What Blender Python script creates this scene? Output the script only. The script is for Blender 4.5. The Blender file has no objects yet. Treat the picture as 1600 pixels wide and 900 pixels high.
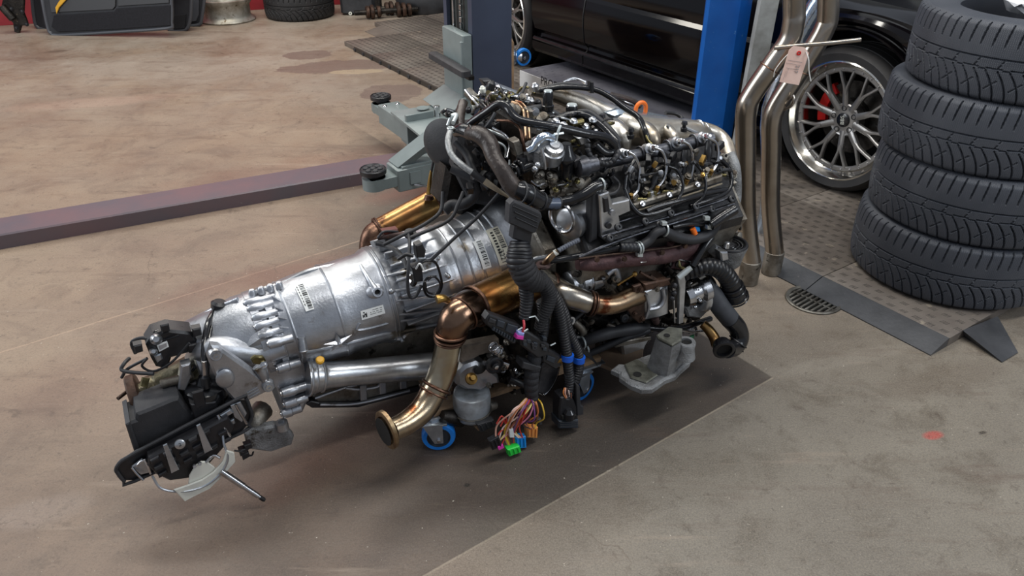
import bpy, math, random
from math import sin, cos, pi, radians, sqrt, atan2
from mathutils import Vector, Matrix
random.seed(7)
# ---------------- camera ----------------
TH = radians(31); FPX = 1200.0; CH = 1.5
scn = bpy.context.scene
cam = bpy.data.objects.new('camera', bpy.data.cameras.new('camera')); scn.collection.objects.link(cam)
cam.location = (0, 0, CH); cam.rotation_euler = (pi/2 - TH, 0, 0)
cam.data.lens = 36*FPX/1600; cam.data.sensor_width = 36; cam.data.clip_start = .05
scn.camera = cam
# ---------------- light ----------------
scn.view_settings.view_transform = 'Standard'; scn.view_settings.look = 'None'
scn.view_settings.gamma = 1; scn.view_settings.exposure = 0.2
w = bpy.data.worlds.new('world'); scn.world = w; w.use_nodes = True
w.node_tree.nodes['Background'].inputs[0].default_value = (.78, .86, 1, 1)
w.node_tree.nodes['Background'].inputs[1].default_value = .30
def area(name, loc, target, sx, sy, power, col=(1, 1, 1)):
    l = bpy.data.lights.new(name, 'AREA'); l.shape = 'RECTANGLE'; l.size = sx; l.size_y = sy; l.energy = power; l.color = col
    o = bpy.data.objects.new(name, l); scn.collection.objects.link(o); o.location = loc
    o.rotation_euler = (Vector(target)-Vector(loc)).to_track_quat('-Z', 'Y').to_euler()
    return o
area('left_fill_light', (-5.2, 2.0, 2.6), (0, 3.2, .2), 2.6, 3.0, 150, (.93, .97, 1))  # added light from the left for glossy highlights, no known door behind it
area('ceiling_tube_light', (-1.0, 3.4, 3.9), (-1.0, 3.4, 0), 3.6, .3, 95, (1, .97, .9))
area('ceiling_tube_light', (1.2, 1.6, 3.9), (1.1, 1.8, 0), 3.6, .3, 70, (1, .98, .94))
area('ceiling_tube_light', (-2.2, 6.0, 3.9), (-2.2, 6.2, 0), 3.6, .5, 90, (1, .95, .85))
area('side_window_light', (3.9, .2, 2.6), (.8, 2.4, .3), 1.4, 1.8, 50, (.88, .94, 1))

# ---------------- helpers ----------------
COL = scn.collection
OX = Vector((-.02, 2.02, 0)); YA = radians(28)
AX = Vector((cos(YA), sin(YA), 0)); NX = Vector((sin(YA), -cos(YA), 0)); UP = Vector((0, 0, 1))
CAM = Vector((0, 0, CH))
def ray(u, v):
    a = (u-800)/FPX; b = (v-450)/FPX
    return Vector((a, cos(TH)-b*sin(TH), -sin(TH)-b*cos(TH)))
def E(u, v, s):
    "point of sight line (u,v) on the upright plane that runs along the engine, s metres towards the camera side"
    r = ray(u, v); return CAM + r*((s + (OX).dot(NX) - CAM.dot(NX))/r.dot(NX))
def Z(u, v, z=0.0):
    r = ray(u, v); return CAM + r*((z-CH)/r.z)
def Yp(u, v, y):
    r = ray(u, v); return CAM + r*(y/r.y)
def PLN(u, v, n, d):
    r = ray(u, v); return CAM + r*((d-CAM.dot(n))/r.dot(n))
def L(a, s, z): return OX + AX*a + NX*s + UP*z
def depth(p): return p.y*cos(TH) + (CH-p.z)*sin(TH)
def W(p, px): return px*depth(p)/FPX
def P(t): return t if isinstance(t, Vector) else (E(*t) if len(t) == 3 else E(t[0], t[1], t[2]))
def basis(d):
    d = d.normalized(); a = Vector((0, 0, 1)) if abs(d.z) < .9 else Vector((1, 0, 0))
    x = a.cross(d).normalized(); return x, d.cross(x).normalized(), d
def crom(pts, n):
    if n <= 1 or len(pts) < 3: return [p.copy() for p in pts]
    q = [pts[0]*2-pts[1]] + list(pts) + [pts[-1]*2-pts[-2]]; out = []
    for i in range(1, len(q)-2):
        a, b, c, d = q[i-1], q[i], q[i+1], q[i+2]
        for k in range(n):
            t = k/n
            out.append(.5*((2*b)+(c-a)*t+(2*a-5*b+4*c-d)*t*t+(3*b-a-3*c+d)*t**3))
    out.append(pts[-1].copy()); return out
class MB:
    RK = random.Random(77)
    def __init__(s): s.v = []; s.f = []; s.mi = []; s.cur = 0
    def m(s, i): s.cur = i; return s
    def face(s, idx): s.f.append(tuple(idx)); s.mi.append(s.cur)
    def rings(s, rings, cap=(True, True), closed=False):
        n = len(rings[0]); b = len(s.v)
        for r in rings: s.v += [Vector(p) for p in r]
        R = len(rings)
        for i in range(R if closed else R-1):
            j = (i+1) % R
            for k in range(n):
                l = (k+1) % n
                s.face((b+i*n+k, b+i*n+l, b+j*n+l, b+j*n+k))
        if not closed:
            if cap[0]: s.face([b+k for k in range(n)][::-1])
            if cap[1]: s.face([b+(R-1)*n+k for k in range(n)])
        return s
    def tube(s, pts, r, seg=12, sub=5, cap=True, corr=None, flat=None):
        "swept tube; r a number or list; corr=(pitch, depth) ribs"
        rs = r if isinstance(r, (list, tuple)) else [r]*len(pts)
        cp = crom(pts, sub); rv = crom([Vector((x, 0, 0)) for x in rs], sub); rr = [x.x for x in rv]
        if corr:
            # resample evenly
            ln = [0]
            for i in range(1, len(cp)): ln.append(ln[-1]+(cp[i]-cp[i-1]).length)
            N = max(4, int(ln[-1]/(corr[0]/4))); np_, nr = [], []; j = 0
            for k in range(N+1):
                d = ln[-1]*k/N
                while j < len(ln)-2 and ln[j+1] < d: j += 1
                t = (d-ln[j])/max(1e-9, ln[j+1]-ln[j]); np_.append(cp[j].lerp(cp[j+1], t))
                nr.append(rr[j]+(rr[j+1]-rr[j])*t + (-corr[1] if k % 4 in (0,) else 0))
            cp, rr = np_, nr
        T = []
        for i in range(len(cp)):
            a = cp[max(0, i-1)]; b = cp[min(len(cp)-1, i+1)]; d = (b-a)
            T.append(d.normalized() if d.length > 1e-9 else Vector((0, 0, 1)))
        x, y, _ = basis(T[0]); R = []
        for i, p in enumerate(cp):
            if i:
                q = T[i-1].rotation_difference(T[i]); x = q @ x
            x = (x - T[i]*x.dot(T[i])).normalized(); y = T[i].cross(x)
            R.append([p + (x*cos(2*pi*k/seg) + y*sin(2*pi*k/seg))*rr[i] for k in range(seg)])
        return s.rings(R, (cap, cap))
    def tr(s, pts, w, seg=12, sub=5, cap=True, corr=None):
        "tube through traced points, w = width in photo pixels"
        ps = [P(t) for t in pts]; ws = w if isinstance(w, (list, tuple)) else [w]*len(ps)
        return s.tube(ps, [W(p, x)/2 for p, x in zip(ps, ws)], seg, sub, cap, corr)
    def lathe(s, c, d, prof, seg=24, x=None, cap=(True, True), sy=1, arc=None):
        bx, by, d = basis(d)
        if x is not None: bx = (x-d*x.dot(d)).normalized(); by = d.cross(bx)
        R = [[c + d*h + (bx*cos(2*pi*k/seg)+by*sy*sin(2*pi*k/seg))*max(r, 1e-5) for k in range(seg)] for h, r in prof]
        return s.rings(R, cap)
    def cyl(s, a, b, r, seg=16, ch=.12):
        d = b-a; h = d.length; c = min(r*ch, h*.3)
        return s.lathe(a, d, [(0, r-c), (c, r), (h-c, r), (h, r-c)], seg)
    def box(s, c, sx, sy, sz, X=None, Y=None, ch=None):
        "chamfered box with axes X,Y (Z = X x Y)"
        X = (X or Vector((1, 0, 0))).normalized(); Y = Y or Vector((0, 1, 0)); Y = (Y-X*Y.dot(X)).normalized(); Zv = X.cross(Y)
        c = Vector(c); ch = min(sx, sy, sz)*.12 if ch is None else ch
        a, b, h = sx/2, sy/2, sz/2; k = min(ch, a*.9, b*.9, h*.9)
        def ring(z, e):
            q = [(a-e, b-e-k), (a-e-k, b-e), (-a+e+k, b-e), (-a+e, b-e-k), (-a+e, -b+e+k), (-a+e+k, -b+e), (a-e-k, -b+e), (a-e, -b+e+k)]
            return [c + X*p + Y*t + Zv*z for p, t in q]
        k2 = k*.999
        return s.rings([ring(-h, k2*.5), ring(-h+k2*.5, 0), ring(h-k2*.5, 0), ring(h, k2*.5)])
    def prism(s, poly, ext, ch=0.0):
        "poly: list of Vectors, extruded by ext; ch chamfer at both faces"
        n = len(poly); c = sum(poly, Vector())/n; e = ext.normalized()
        # orientation
        nrm = Vector()
        for i in range(n): nrm += (poly[i]-c).cross(poly[(i+1) % n]-c)
        P0 = list(poly) if nrm.dot(ext) > 0 else list(poly)[::-1]
        if ch > 0:
            def ins(p, i):
                a = (P0[i]-P0[i-1]).normalized(); b = (P0[(i+1) % n]-P0[i]).normalized()
                t = (b-a); d = (a+b); m = e.cross(d).normalized() if d.length > 1e-6 else (c-p).normalized()
                k = max(.45, m.dot(e.cross(a))); return p + m*(ch/k)
            I = [ins(p, i) for i, p in enumerate(P0)]
            return s.rings([I, [p+e*ch for p in P0], [p+ext-e*ch for p in P0], [p+ext for p in I]])
        return s.rings([P0, [p+ext for p in P0]])
    def tp(s, uv, sv, dep, ch=.003):
        "traced plate: outline in photo pixels on plane sv, dep metres thick away from the camera"
        return s.prism([E(u, v, sv) for u, v in uv], -NX*dep, ch)
    def ball(s, c, rx, ry=None, rz=None, seg=16, X=None, Y=None):
        ry = ry or rx; rz = rz or rx; X = X or Vector((1, 0, 0)); Y = Y or Vector((0, 1, 0)); Zv = X.cross(Y); n = seg//2
        R = []
        for i in range(n+1):
            t = -pi/2+pi*i/n; t = max(-pi/2+.02, min(pi/2-.02, t))
            R.append([c + X*rx*cos(t)*cos(2*pi*k/seg) + Y*ry*cos(t)*sin(2*pi*k/seg) + Zv*rz*sin(t) for k in range(seg)])
        return s.rings(R)
    def torus(s, c, d, R, r, seg=32, rs=10, arc=2*pi, a0=0, sy=1, x=None):
        bx, by, d = basis(d)
        if x is not None: bx = (x-d*x.dot(d)).normalized(); by = d.cross(bx)
        full = arc > 6.2; n = seg if full else seg+1; G = []
        for i in range(n):
            t = a0+arc*i/seg; o = bx*cos(t)+by*sy*sin(t)
            G.append([c + o*R + (o*cos(2*pi*k/rs)+d*sin(2*pi*k/rs))*r for k in range(rs)])
        return s.rings(G, closed=full)
    def knob(s, c, r):
        "small stepped fitting pointing roughly at the sky or the camera side"
        k = MB.RK; d = Vector((k.uniform(-.7, .7)+.3*NX.x, k.uniform(-.7, .3)-.4, k.uniform(.1, 1))).normalized()
        return s.lathe(c-d*r*1.2, d, [(0, r*.9), (r*.9, r), (r*1.0, r*.62), (r*1.9, r*.6), (r*2.0, r*.85), (r*2.4, r*.8), (r*2.5, r*.4)], 12)
    def hexbolt(s, c, d, r, h=None):
        h = h or r*1.1; d = d.normalized()
        s.lathe(c, d, [(0, r*1.45), (h*.25, r*1.45)], 14); s.lathe(c, d, [(h*.25, r), (h*.9, r), (h, r*.8)], 6); return s
WL = {}
def obj(name, mb, mats, parent=None, sharp=38, origin=None):
    if not isinstance(mats, (list, tuple)): mats = [mats]
    vs = mb.v; xs = [p.x for p in vs]; ys = [p.y for p in vs]; zs = [p.z for p in vs]
    c = Vector(((min(xs)+max(xs))/2, (min(ys)+max(ys))/2, min(zs) if parent is None else (min(zs)+max(zs))/2)) if origin is None else origin
    me = bpy.data.meshes.new(name); me.from_pydata([tuple(p-c) for p in vs], [], mb.f); 
    for m in mats: me.materials.append(m)
    if len(mats) > 1: me.polygons.foreach_set('material_index', mb.mi)
    me.polygons.foreach_set('use_smooth', [True]*len(me.polygons)); me.update(); me.set_sharp_from_angle(angle=radians(sharp))
    o = bpy.data.objects.new(name, me); COL.objects.link(o); WL[o.name] = c
    if parent: o.parent = parent; o.location = c - WL[parent.name]
    else: o.location = c
    return o
def thing(name, label, cat, loc, group=None):
    o = bpy.data.objects.new(name, None); COL.objects.link(o); o.location = loc; o.empty_display_size = .1; WL[o.name] = Vector(loc)
    return tag(o, label, cat, group)
def tag(o, label=None, cat=None, group=None, kind=None):
    for k, x in (('label', label), ('category', cat), ('group', group), ('kind', kind)):
        if x: o[k] = x
    return o
def copytree(o, parent=None):
    c = o.copy(); COL.objects.link(c); c.parent = parent
    for ch in list(o.children): copytree(ch, c)
    return c
def text(s, size, loc, X, Yv, mat, parent, name='lettering', ext=.0006, center=True):
    cu = bpy.data.curves.new(name, 'FONT'); cu.body = s; cu.size = size; cu.extrude = ext; cu.resolution_u = 3
    if center: cu.align_x = 'CENTER'; cu.align_y = 'CENTER'
    t = bpy.data.objects.new(name, cu); COL.objects.link(t); dg = bpy.context.evaluated_depsgraph_get()
    me = bpy.data.meshes.new_from_object(t.evaluated_get(dg)); bpy.data.objects.remove(t)
    X = X.normalized(); Yv = (Yv-X*Yv.dot(X)).normalized(); Zv = X.cross(Yv)
    M = Matrix((X, Yv, Zv)).transposed()
    for p in me.vertices: p.co = M @ p.co
    me.materials.clear(); me.materials.append(mat)
    o = bpy.data.objects.new(name, me); COL.objects.link(o); WL[o.name] = loc
    if parent: o.parent = parent; o.location = loc - WL[parent.name]
    else: o.location = loc
    return o
# ---------------- materials ----------------
def srgb(r, g, b): return tuple(((c/255)/12.92 if c/255 <= .04045 else ((c/255+.055)/1.055)**2.4) for c in (r, g, b))
def mat(name, c, rough=.5, metal=0.0, c2=None, sc=8, bump=0.0, bsc=60, c3=None, sc3=30, t3=.62, rough2=None, coat=0.0, spec=.5, lo=.35, hi=.65):
    m = bpy.data.materials.new(name); m.use_nodes = True; nt = m.node_tree; N = nt.nodes; K = nt.links
    b = N['Principled BSDF']; b.inputs['Metallic'].default_value = metal; b.inputs['Roughness'].default_value = rough
    b.inputs['Coat Weight'].default_value = coat; b.inputs['Coat Roughness'].default_value = .08; b.inputs['Specular IOR Level'].default_value = spec
    c = srgb(*c); b.inputs['Base Color'].default_value = (*c, 1)
    tc = N.new('ShaderNodeNewGeometry')
    def noise(scale, det=4):
        n = N.new('ShaderNodeTexNoise'); n.inputs['Scale'].default_value = scale; n.inputs['Detail'].default_value = det; n.inputs['Roughness'].default_value = .62
        K.new(tc.outputs['Position'], n.inputs['Vector']); return n.outputs['Fac']
    def ramp(f, lo, hi):
        r = N.new('ShaderNodeMapRange'); r.inputs[1].default_value = lo; r.inputs[2].default_value = hi; K.new(f, r.inputs[0]); return r.outputs[0]
    cur = None
    if c2:
        f = ramp(noise(sc), lo, hi); mx = N.new('ShaderNodeMix'); mx.data_type = 'RGBA'; K.new(f, mx.inputs[0])
        mx.inputs[6].default_value = (*c, 1); mx.inputs[7].default_value = (*srgb(*c2), 1); cur = mx.outputs[2]
        if rough2 is not None:
            q = N.new('ShaderNodeMapRange'); K.new(f, q.inputs[0]); q.inputs[3].default_value = rough; q.inputs[4].default_value = rough2; K.new(q.outputs[0], b.inputs['Roughness'])
    if c3:
        f = ramp(noise(sc3, 6), t3, t3+.06); mx = N.new('ShaderNodeMix'); mx.data_type = 'RGBA'; K.new(f, mx.inputs[0])
        if cur: K.new(cur, mx.inputs[6])
        else: mx.inputs[6].default_value = (*c, 1)
        mx.inputs[7].default_value = (*srgb(*c3), 1); cur = mx.outputs[2]
    if cur: K.new(cur, b.inputs['Base Color'])
    if bump:
        bp = N.new('ShaderNodeBump'); bp.inputs['Strength'].default_value = bump; bp.inputs['Distance'].default_value = .004
        K.new(noise(bsc, 5), bp.inputs['Height']); K.new(bp.outputs[0], b.inputs['Normal'])
    return m
alu = mat('cast_aluminium', (192, 195, 201), .34, .85, (146, 148, 152), 7, .22, 170, (112, 104, 92), 9, .60)
alu2 = mat('brushed_aluminium', (205, 207, 210), .28, .9, (160, 162, 165), 12, .1, 200)
alud = mat('grimy_cast_aluminium', (150, 146, 138), .45, .8, (96, 88, 78), 14, .5, 90, (60, 54, 48), 22, .6)
rawcast = mat('rough_sand_cast_aluminium', (158, 160, 162), .55, .65, (118, 118, 118), 22, .9, 240, (70, 62, 52), 12, .62)
plen = mat('intake_aluminium', (208, 203, 194), .32, .9, (166, 154, 136), 5, .2, 100, (120, 106, 86), 9, .6)
bronze = mat('heat_tinted_stainless_steel', (194, 152, 92), .22, 1, (156, 96, 50), 9, .12, 60, (74, 50, 40), 14, .62, rough2=.34)
gold = mat('straw_tinted_stainless_steel', (182, 156, 102), .3, 1, (140, 100, 62), 8, .08, 60, (92, 64, 46), 14, .60)
pipem = mat('tarnished_exhaust_steel', (164, 142, 116), .28, 1, (124, 92, 70), 9, .1, 60, (100, 58, 40), 18, .56)
burnt = mat('blued_burnt_steel', (120, 92, 76), .35, .95, (70, 48, 40), 20, .3, 80)
rust = mat('rust_brown_cast_iron', (86, 66, 62), .6, .3, (60, 44, 42), 22, .6, 120, (104, 74, 58), 26, .66)
rustd = mat('rusty_flange_steel', (88, 66, 54), .5, .6, (54, 42, 36), 26, .4, 120)
blk = mat('black_plastic', (26, 26, 29), .38, 0, (38, 38, 41), 20, .15, 200)
blkm = mat('matt_black_plastic', (38, 39, 42), .6, 0, (50, 50, 53), 20, .2, 250)
gloss = mat('glossy_black_plastic', (20, 20, 23), .16, 0, (34, 34, 36), 18, .15, 60)
rub = mat('black_rubber_hose', (46, 47, 51), .55, 0, (30, 30, 33), 10, .1, 160)
tape = mat('black_cloth_tape', (38, 38, 42), .72, 0, (26, 26, 29), 18, .5, 260)
loom = mat('corrugated_loom_plastic', (36, 37, 42), .45, 0, (24, 24, 27), 20)
sleeve = mat('brown_black_heat_sleeve', (74, 66, 62), .33, .25, (44, 38, 36), 12, .5, 70)
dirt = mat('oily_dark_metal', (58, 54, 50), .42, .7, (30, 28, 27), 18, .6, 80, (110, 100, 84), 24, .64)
steel = mat('bright_steel', (214, 214, 216), .2, 1, (170, 170, 172), 20)
zinc = mat('zinc_plated_steel', (200, 206, 214), .3, .9, (160, 168, 176), 16)
railm = mat('dark_steel_rail', (104, 106, 112), .36, .8, (66, 66, 70), 16, .3, 90)
brass = mat('brass_fitting', (186, 150, 84), .3, .95, (130, 100, 56), 30)
olive = mat('olive_chromate_steel', (132, 124, 84), .3, .85, (80, 72, 48), 18, .2, 80)
white = mat('white_paper_label', (226, 228, 226), .5)
ink = mat('black_ink', (20, 20, 22), .6)
inkg = mat('grey_ink', (150, 146, 146), .7)
cream = mat('cream_painted_steel', (224, 225, 214), .4, .1, (204, 204, 196), 20)
clamp = mat('pale_clamp_steel', (206, 214, 214), .35, .6)
bluer = mat('blue_rubber_tread', (30, 136, 232), .45, 0, (26, 120, 210), 20)
wheelhub = mat('dark_grey_wheel_plastic', (44, 50, 58), .45)
bluec = mat('blue_connector_plastic', (20, 140, 220), .4)
orangec = mat('orange_connector_plastic', (222, 146, 74), .45)
greenc = mat('green_connector_plastic', (40, 205, 70), .4)
pinkc = mat('pink_connector_plastic', (220, 60, 170), .4)
orange = mat('orange_painted_steel', (232, 112, 30), .4)
bluet = mat('blue_tape', (20, 90, 200), .4)
lblue = mat('light_blue_film', (150, 190, 222), .25, .3)
yel = mat('yellow_plastic', (214, 160, 40), .4)
wood = mat('weathered_plywood', (150, 122, 92), .7, 0, (112, 92, 72), 14, .3, 90)
woodg = mat('grey_worn_wood', (128, 116, 104), .7, 0, (84, 74, 64), 16, .4, 80)
red = mat('red_painted_wall', (150, 36, 44), .55, 0, (126, 28, 38), 4, .1, 60)
liftg = mat('grey_green_lift_paint', (120, 130, 130), .38, 0, (106, 116, 116), 5, .1, 60, (150, 152, 148), 40, .68)
liftd = mat('navy_grey_lift_paint', (58, 66, 84), .42, 0, (50, 57, 74), 3)
liftblk = mat('dark_green_grey_channel', (44, 50, 50), .5)
barm = mat('dark_grey_painted_beam', (84, 82, 90), .4, 0, (104, 84, 88), 2.2, .1, 60, (132, 128, 124), 30, .7)
bluep = mat('blue_lift_paint', (22, 92, 172), .3, 0, (16, 76, 150), 3, .08, 40, (86, 130, 176), 40, .66)
paint = mat('black_car_paint', (8, 6, 8), .1, 0, coat=.25, spec=.25)
plas = mat('dark_car_underbody', (22, 21, 22), .6)
tyrem = mat('tyre_rubber', (56, 60, 68), .5, 0, (68, 71, 78), 6, .25, 300, (112, 112, 110), 45, .72)
tyrew = mat('car_tyre_rubber', (26, 26, 28), .6, 0, (38, 36, 36), 12)
rimm = mat('silver_grey_alloy', (150, 148, 146), .32, .75, (130, 128, 126), 10)
riml = mat('polished_rim_lip', (216, 212, 204), .16, 1)
oldrim = mat('dusty_old_alloy', (176, 174, 166), .45, .6, (130, 124, 112), 10, .2, 60, (90, 76, 58), 18, .6)
redc = mat('red_caliper_paint', (196, 30, 26), .35)
tray = mat('black_tray_plastic', (44, 45, 50), .5, 0, (34, 34, 38), 6)
trayl = mat('grey_black_tray_rim', (70, 72, 78), .45)
carpet = mat('black_trim_carpet', (20, 20, 25), .95, 0, (28, 28, 34), 80)
pink = mat('pink_paper_tag', (238, 206, 192), .7, 0, (228, 192, 178), 20)
string = mat('white_string', (220, 220, 216), .7)
matm = mat('dark_plastic_floor_tile', (112, 104, 96), .5, 0, (88, 80, 74), 3.5, .2, 90, (134, 124, 110), 20, .62)
matd = mat('worn_black_ramp_plastic', (70, 71, 74), .42, 0, (48, 49, 52), 5, .25, 60, (120, 118, 112), 34, .68)
platm = mat('grey_chequer_platform', (112, 112, 120), .36, .3, (92, 92, 102), 4, .1, 60)
foil = mat('crinkled_bright_foil', (210, 222, 236), .12, 1, (180, 196, 214), 9, .8, 26)
greyp = mat('pale_grey_post_paint', (150, 152, 150), .5, 0, (120, 120, 116), 10)
irong = mat('worn_iron_grate', (128, 126, 120), .4, .7, (84, 80, 74), 20, .4, 90)
hole = mat('dark_drain_pit', (14, 13, 12), .8)
cardb = mat('brown_fibreboard', (120, 98, 78), .8, 0, (100, 82, 66), 10)

def add_sipes(m):
    nt = m.node_tree; N = nt.nodes; K = nt.links; tc = N.new('ShaderNodeTexCoord'); sp = N.new('ShaderNodeSeparateXYZ'); K.new(tc.outputs['Object'], sp.inputs[0])
    at = N.new('ShaderNodeMath'); at.operation = 'ARCTAN2'; K.new(sp.outputs[1], at.inputs[0]); K.new(sp.outputs[0], at.inputs[1])
    wz = N.new('ShaderNodeMath'); wz.operation = 'SINE'; zz = N.new('ShaderNodeMath'); zz.operation = 'MULTIPLY'; zz.inputs[1].default_value = 900; K.new(sp.outputs[2], zz.inputs[0]); K.new(zz.outputs[0], wz.inputs[0])
    ml = N.new('ShaderNodeMath'); ml.operation = 'MULTIPLY_ADD'; ml.inputs[1].default_value = 64*6; K.new(at.outputs[0], ml.inputs[0]); K.new(wz.outputs[0], ml.inputs[2])
    sn = N.new('ShaderNodeMath'); sn.operation = 'SINE'; K.new(ml.outputs[0], sn.inputs[0]); b2 = N.new('ShaderNodeBump'); b2.inputs['Strength'].default_value = .35; b2.inputs['Distance'].default_value = .002
    K.new(sn.outputs[0], b2.inputs['Height']); b = N['Principled BSDF']; old = b.inputs['Normal'].links[0].from_socket; K.new(old, b2.inputs['Normal']); K.new(b2.outputs[0], b.inputs['Normal'])
add_sipes(tyrem)
# ---------------- setting ----------------
def floor_material():
    m = bpy.data.materials.new('worn_workshop_concrete'); m.use_nodes = True; nt = m.node_tree; N = nt.nodes; K = nt.links; b = N['Principled BSDF']
    g = N.new('ShaderNodeNewGeometry'); sep = N.new('ShaderNodeSeparateXYZ'); K.new(g.outputs['Position'], sep.inputs[0])
    def noise(s, d=5, r=.6, dist=0, off=0):
        n = N.new('ShaderNodeTexNoise'); n.inputs['Scale'].default_value = s; n.inputs['Detail'].default_value = d; n.inputs['Roughness'].default_value = r; n.inputs['Distortion'].default_value = dist
        if off:
            a = N.new('ShaderNodeVectorMath'); a.inputs[1].default_value = (off, off*.7, 0); K.new(g.outputs['Position'], a.inputs[0]); K.new(a.outputs[0], n.inputs['Vector'])
        else: K.new(g.outputs['Position'], n.inputs['Vector'])
        return n.outputs['Fac']
    def mr(f, lo, hi, a=0, c=1):
        r = N.new('ShaderNodeMapRange'); r.inputs[1].default_value = lo; r.inputs[2].default_value = hi; r.inputs[3].default_value = a; r.inputs[4].default_value = c; K.new(f, r.inputs[0]); return r.outputs[0]
    def ma(op, x, y=None, z=None):
        n = N.new('ShaderNodeMath'); n.operation = op
        for i, q in enumerate((x, y, z)):
            if q is None: continue
            if isinstance(q, (int, float)): n.inputs[i].default_value = q
            else: K.new(q, n.inputs[i])
        return n.outputs[0]
    def mix(f, a, c):
        n = N.new('ShaderNodeMix'); n.data_type = 'RGBA'
        if isinstance(f, float): n.inputs[0].default_value = f
        else: K.new(f, n.inputs[0])
        for i, q in ((6, a), (7, c)):
            if isinstance(q, tuple): n.inputs[i].default_value = (*srgb(*q), 1)
            else: K.new(q, n.inputs[i])
        return n.outputs[2]
    def half(p, q, soft=.01, wob=.0):
        "1 on the left of the line p->q"
        d = Vector(q[:2])-Vector(p[:2]); n = Vector((-d.y, d.x)).normalized()
        v = ma('ADD', ma('MULTIPLY', sep.outputs[0], n.x), ma('MULTIPLY', sep.outputs[1], n.y)); v = ma('SUBTRACT', v, n.dot(Vector(p[:2])))
        if wob: v = ma('ADD', v, ma('MULTIPLY', ma('SUBTRACT', noise(3, 3), .5), wob))
        return mr(v, -soft, soft)
    def line(p, q, w_, wob=.0):
        d = Vector(q[:2])-Vector(p[:2]); n = Vector((-d.y, d.x)).normalized()
        v = ma('SUBTRACT', ma('ADD', ma('MULTIPLY', sep.outputs[0], n.x), ma('MULTIPLY', sep.outputs[1], n.y)), n.dot(Vector(p[:2])))
        if wob: v = ma('ADD', v, ma('MULTIPLY', ma('SUBTRACT', noise(9, 4), .5), wob))
        return mr(ma('ABSOLUTE', v), w_*.4, w_, 1, 0)
    def blob(p, rx, ry, wob=.3, soft=.03, ang=0, off=0, sc=6):
        dx = ma('SUBTRACT', sep.outputs[0], p[0]); dy = ma('SUBTRACT', sep.outputs[1], p[1])
        ex = ma('DIVIDE', ma('ADD', ma('MULTIPLY', dx, cos(ang)), ma('MULTIPLY', dy, sin(ang))), rx)
        ey = ma('DIVIDE', ma('SUBTRACT', ma('MULTIPLY', dy, cos(ang)), ma('MULTIPLY', dx, sin(ang))), ry)
        v = ma('SQRT', ma('ADD', ma('MULTIPLY', ex, ex), ma('MULTIPLY', ey, ey)))
        v = ma('ADD', v, ma('MULTIPLY', ma('SUBTRACT', noise(sc, 4, .6, 0, off), .5), wob*4))
        return mr(v, 1-soft, 1+soft, 1, 0)
    brown = mix(mr(noise(1.1, 4), .35, .65), (142, 124, 106), (119, 101, 88))
    brown = mix(ma('MULTIPLY', mr(noise(4.5, 6, .7, 1), .48, .7), .6), brown, (98, 82, 72))
    brown = mix(ma('MULTIPLY', mr(sep.outputs[1], 4.0, 5.8), ma('MULTIPLY', mr(noise(1.7, 5, .7, .4, 11), .36, .6), .75)), brown, (160, 150, 138))
    grey = mix(mr(noise(1.6, 5, .65, 0, 9), .35, .65), (122, 116, 106), (102, 96, 88))
    grey = mix(mr(noise(7, 6, .72, .5, 5), .5, .68), grey, (90, 83, 74))
    patch = mix(mr(noise(2.2, 5, .6, 0, 4), .35, .65), (76, 68, 61), (58, 52, 48))  # dark floor patch, its colour deepened further for the shadow under the engine
    j0, j1, j2 = Z(1208, 590), Z(680, 890), Z(1125, 540)
    # the brownish slab lies left of the joint, the grey one right of it
    base = mix(half(Z(1208, 590), Z(2000, 1100), .3, .5), grey, grey)
    lft = half(j1, j0, .004, .0)
    far = ma('MULTIPLY', mr(sep.outputs[1], 1.9, 2.9), mr(sep.outputs[0], .3, 1.3, 1, .45))
    leftside = mr(sep.outputs[0], -.5, .4, 1, 0)
    c = mix(ma('MAXIMUM', ma('MULTIPLY', leftside, mr(sep.outputs[1], .9, 1.3)), far), grey, brown)
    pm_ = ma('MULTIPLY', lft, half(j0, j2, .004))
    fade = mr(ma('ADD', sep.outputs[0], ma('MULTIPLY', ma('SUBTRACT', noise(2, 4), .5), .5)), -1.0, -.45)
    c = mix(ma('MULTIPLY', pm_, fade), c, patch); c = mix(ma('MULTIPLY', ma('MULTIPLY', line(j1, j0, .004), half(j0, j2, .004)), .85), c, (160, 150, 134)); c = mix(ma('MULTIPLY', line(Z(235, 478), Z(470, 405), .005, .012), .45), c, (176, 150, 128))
    near_left = ma('MULTIPLY', mr(sep.outputs[1], 1.1, 2.0, 1, 0), mr(sep.outputs[0], -.4, .1, 1, 0))
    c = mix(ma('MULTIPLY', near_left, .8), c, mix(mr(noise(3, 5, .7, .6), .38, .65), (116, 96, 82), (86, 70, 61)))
    # rusty red stains; the one below the lift arm paints its reddish shadow
    for (u, v, rx, ry, o, k) in ((440, 430, .34, .09, 3, .5), (120, 600, .3, .15, 5, .18), (470, 260, .6, .12, 8, .3), (420, 740, .25, .09, 2, .25), (640, 300, .2, .08, 7, .5), (850, 560, .2, .08, 1, .15)):
        p = Z(u, v); c = mix(ma('MULTIPLY', blob(p, rx, ry, .35, .5, .45, o), k), c, (104, 62, 52))
    # oil / water marks on the far floor
    for (u, v, rx, ry, o) in ((480, 86, .19, .13, 4), (530, 104, .42, .17, 2), (612, 145, .2, .2, 6)):
        p = Z(u, v); c = mix(ma('MULTIPLY', blob(p, rx, ry, .24, .025, .2, o, 8), .85), c, (104, 86, 80))
    p = Z(555, 112); c = mix(ma('MULTIPLY', blob(p, .2, .06, .3, .03, .1, 3, 6), .85), c, (166, 148, 124))
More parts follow.
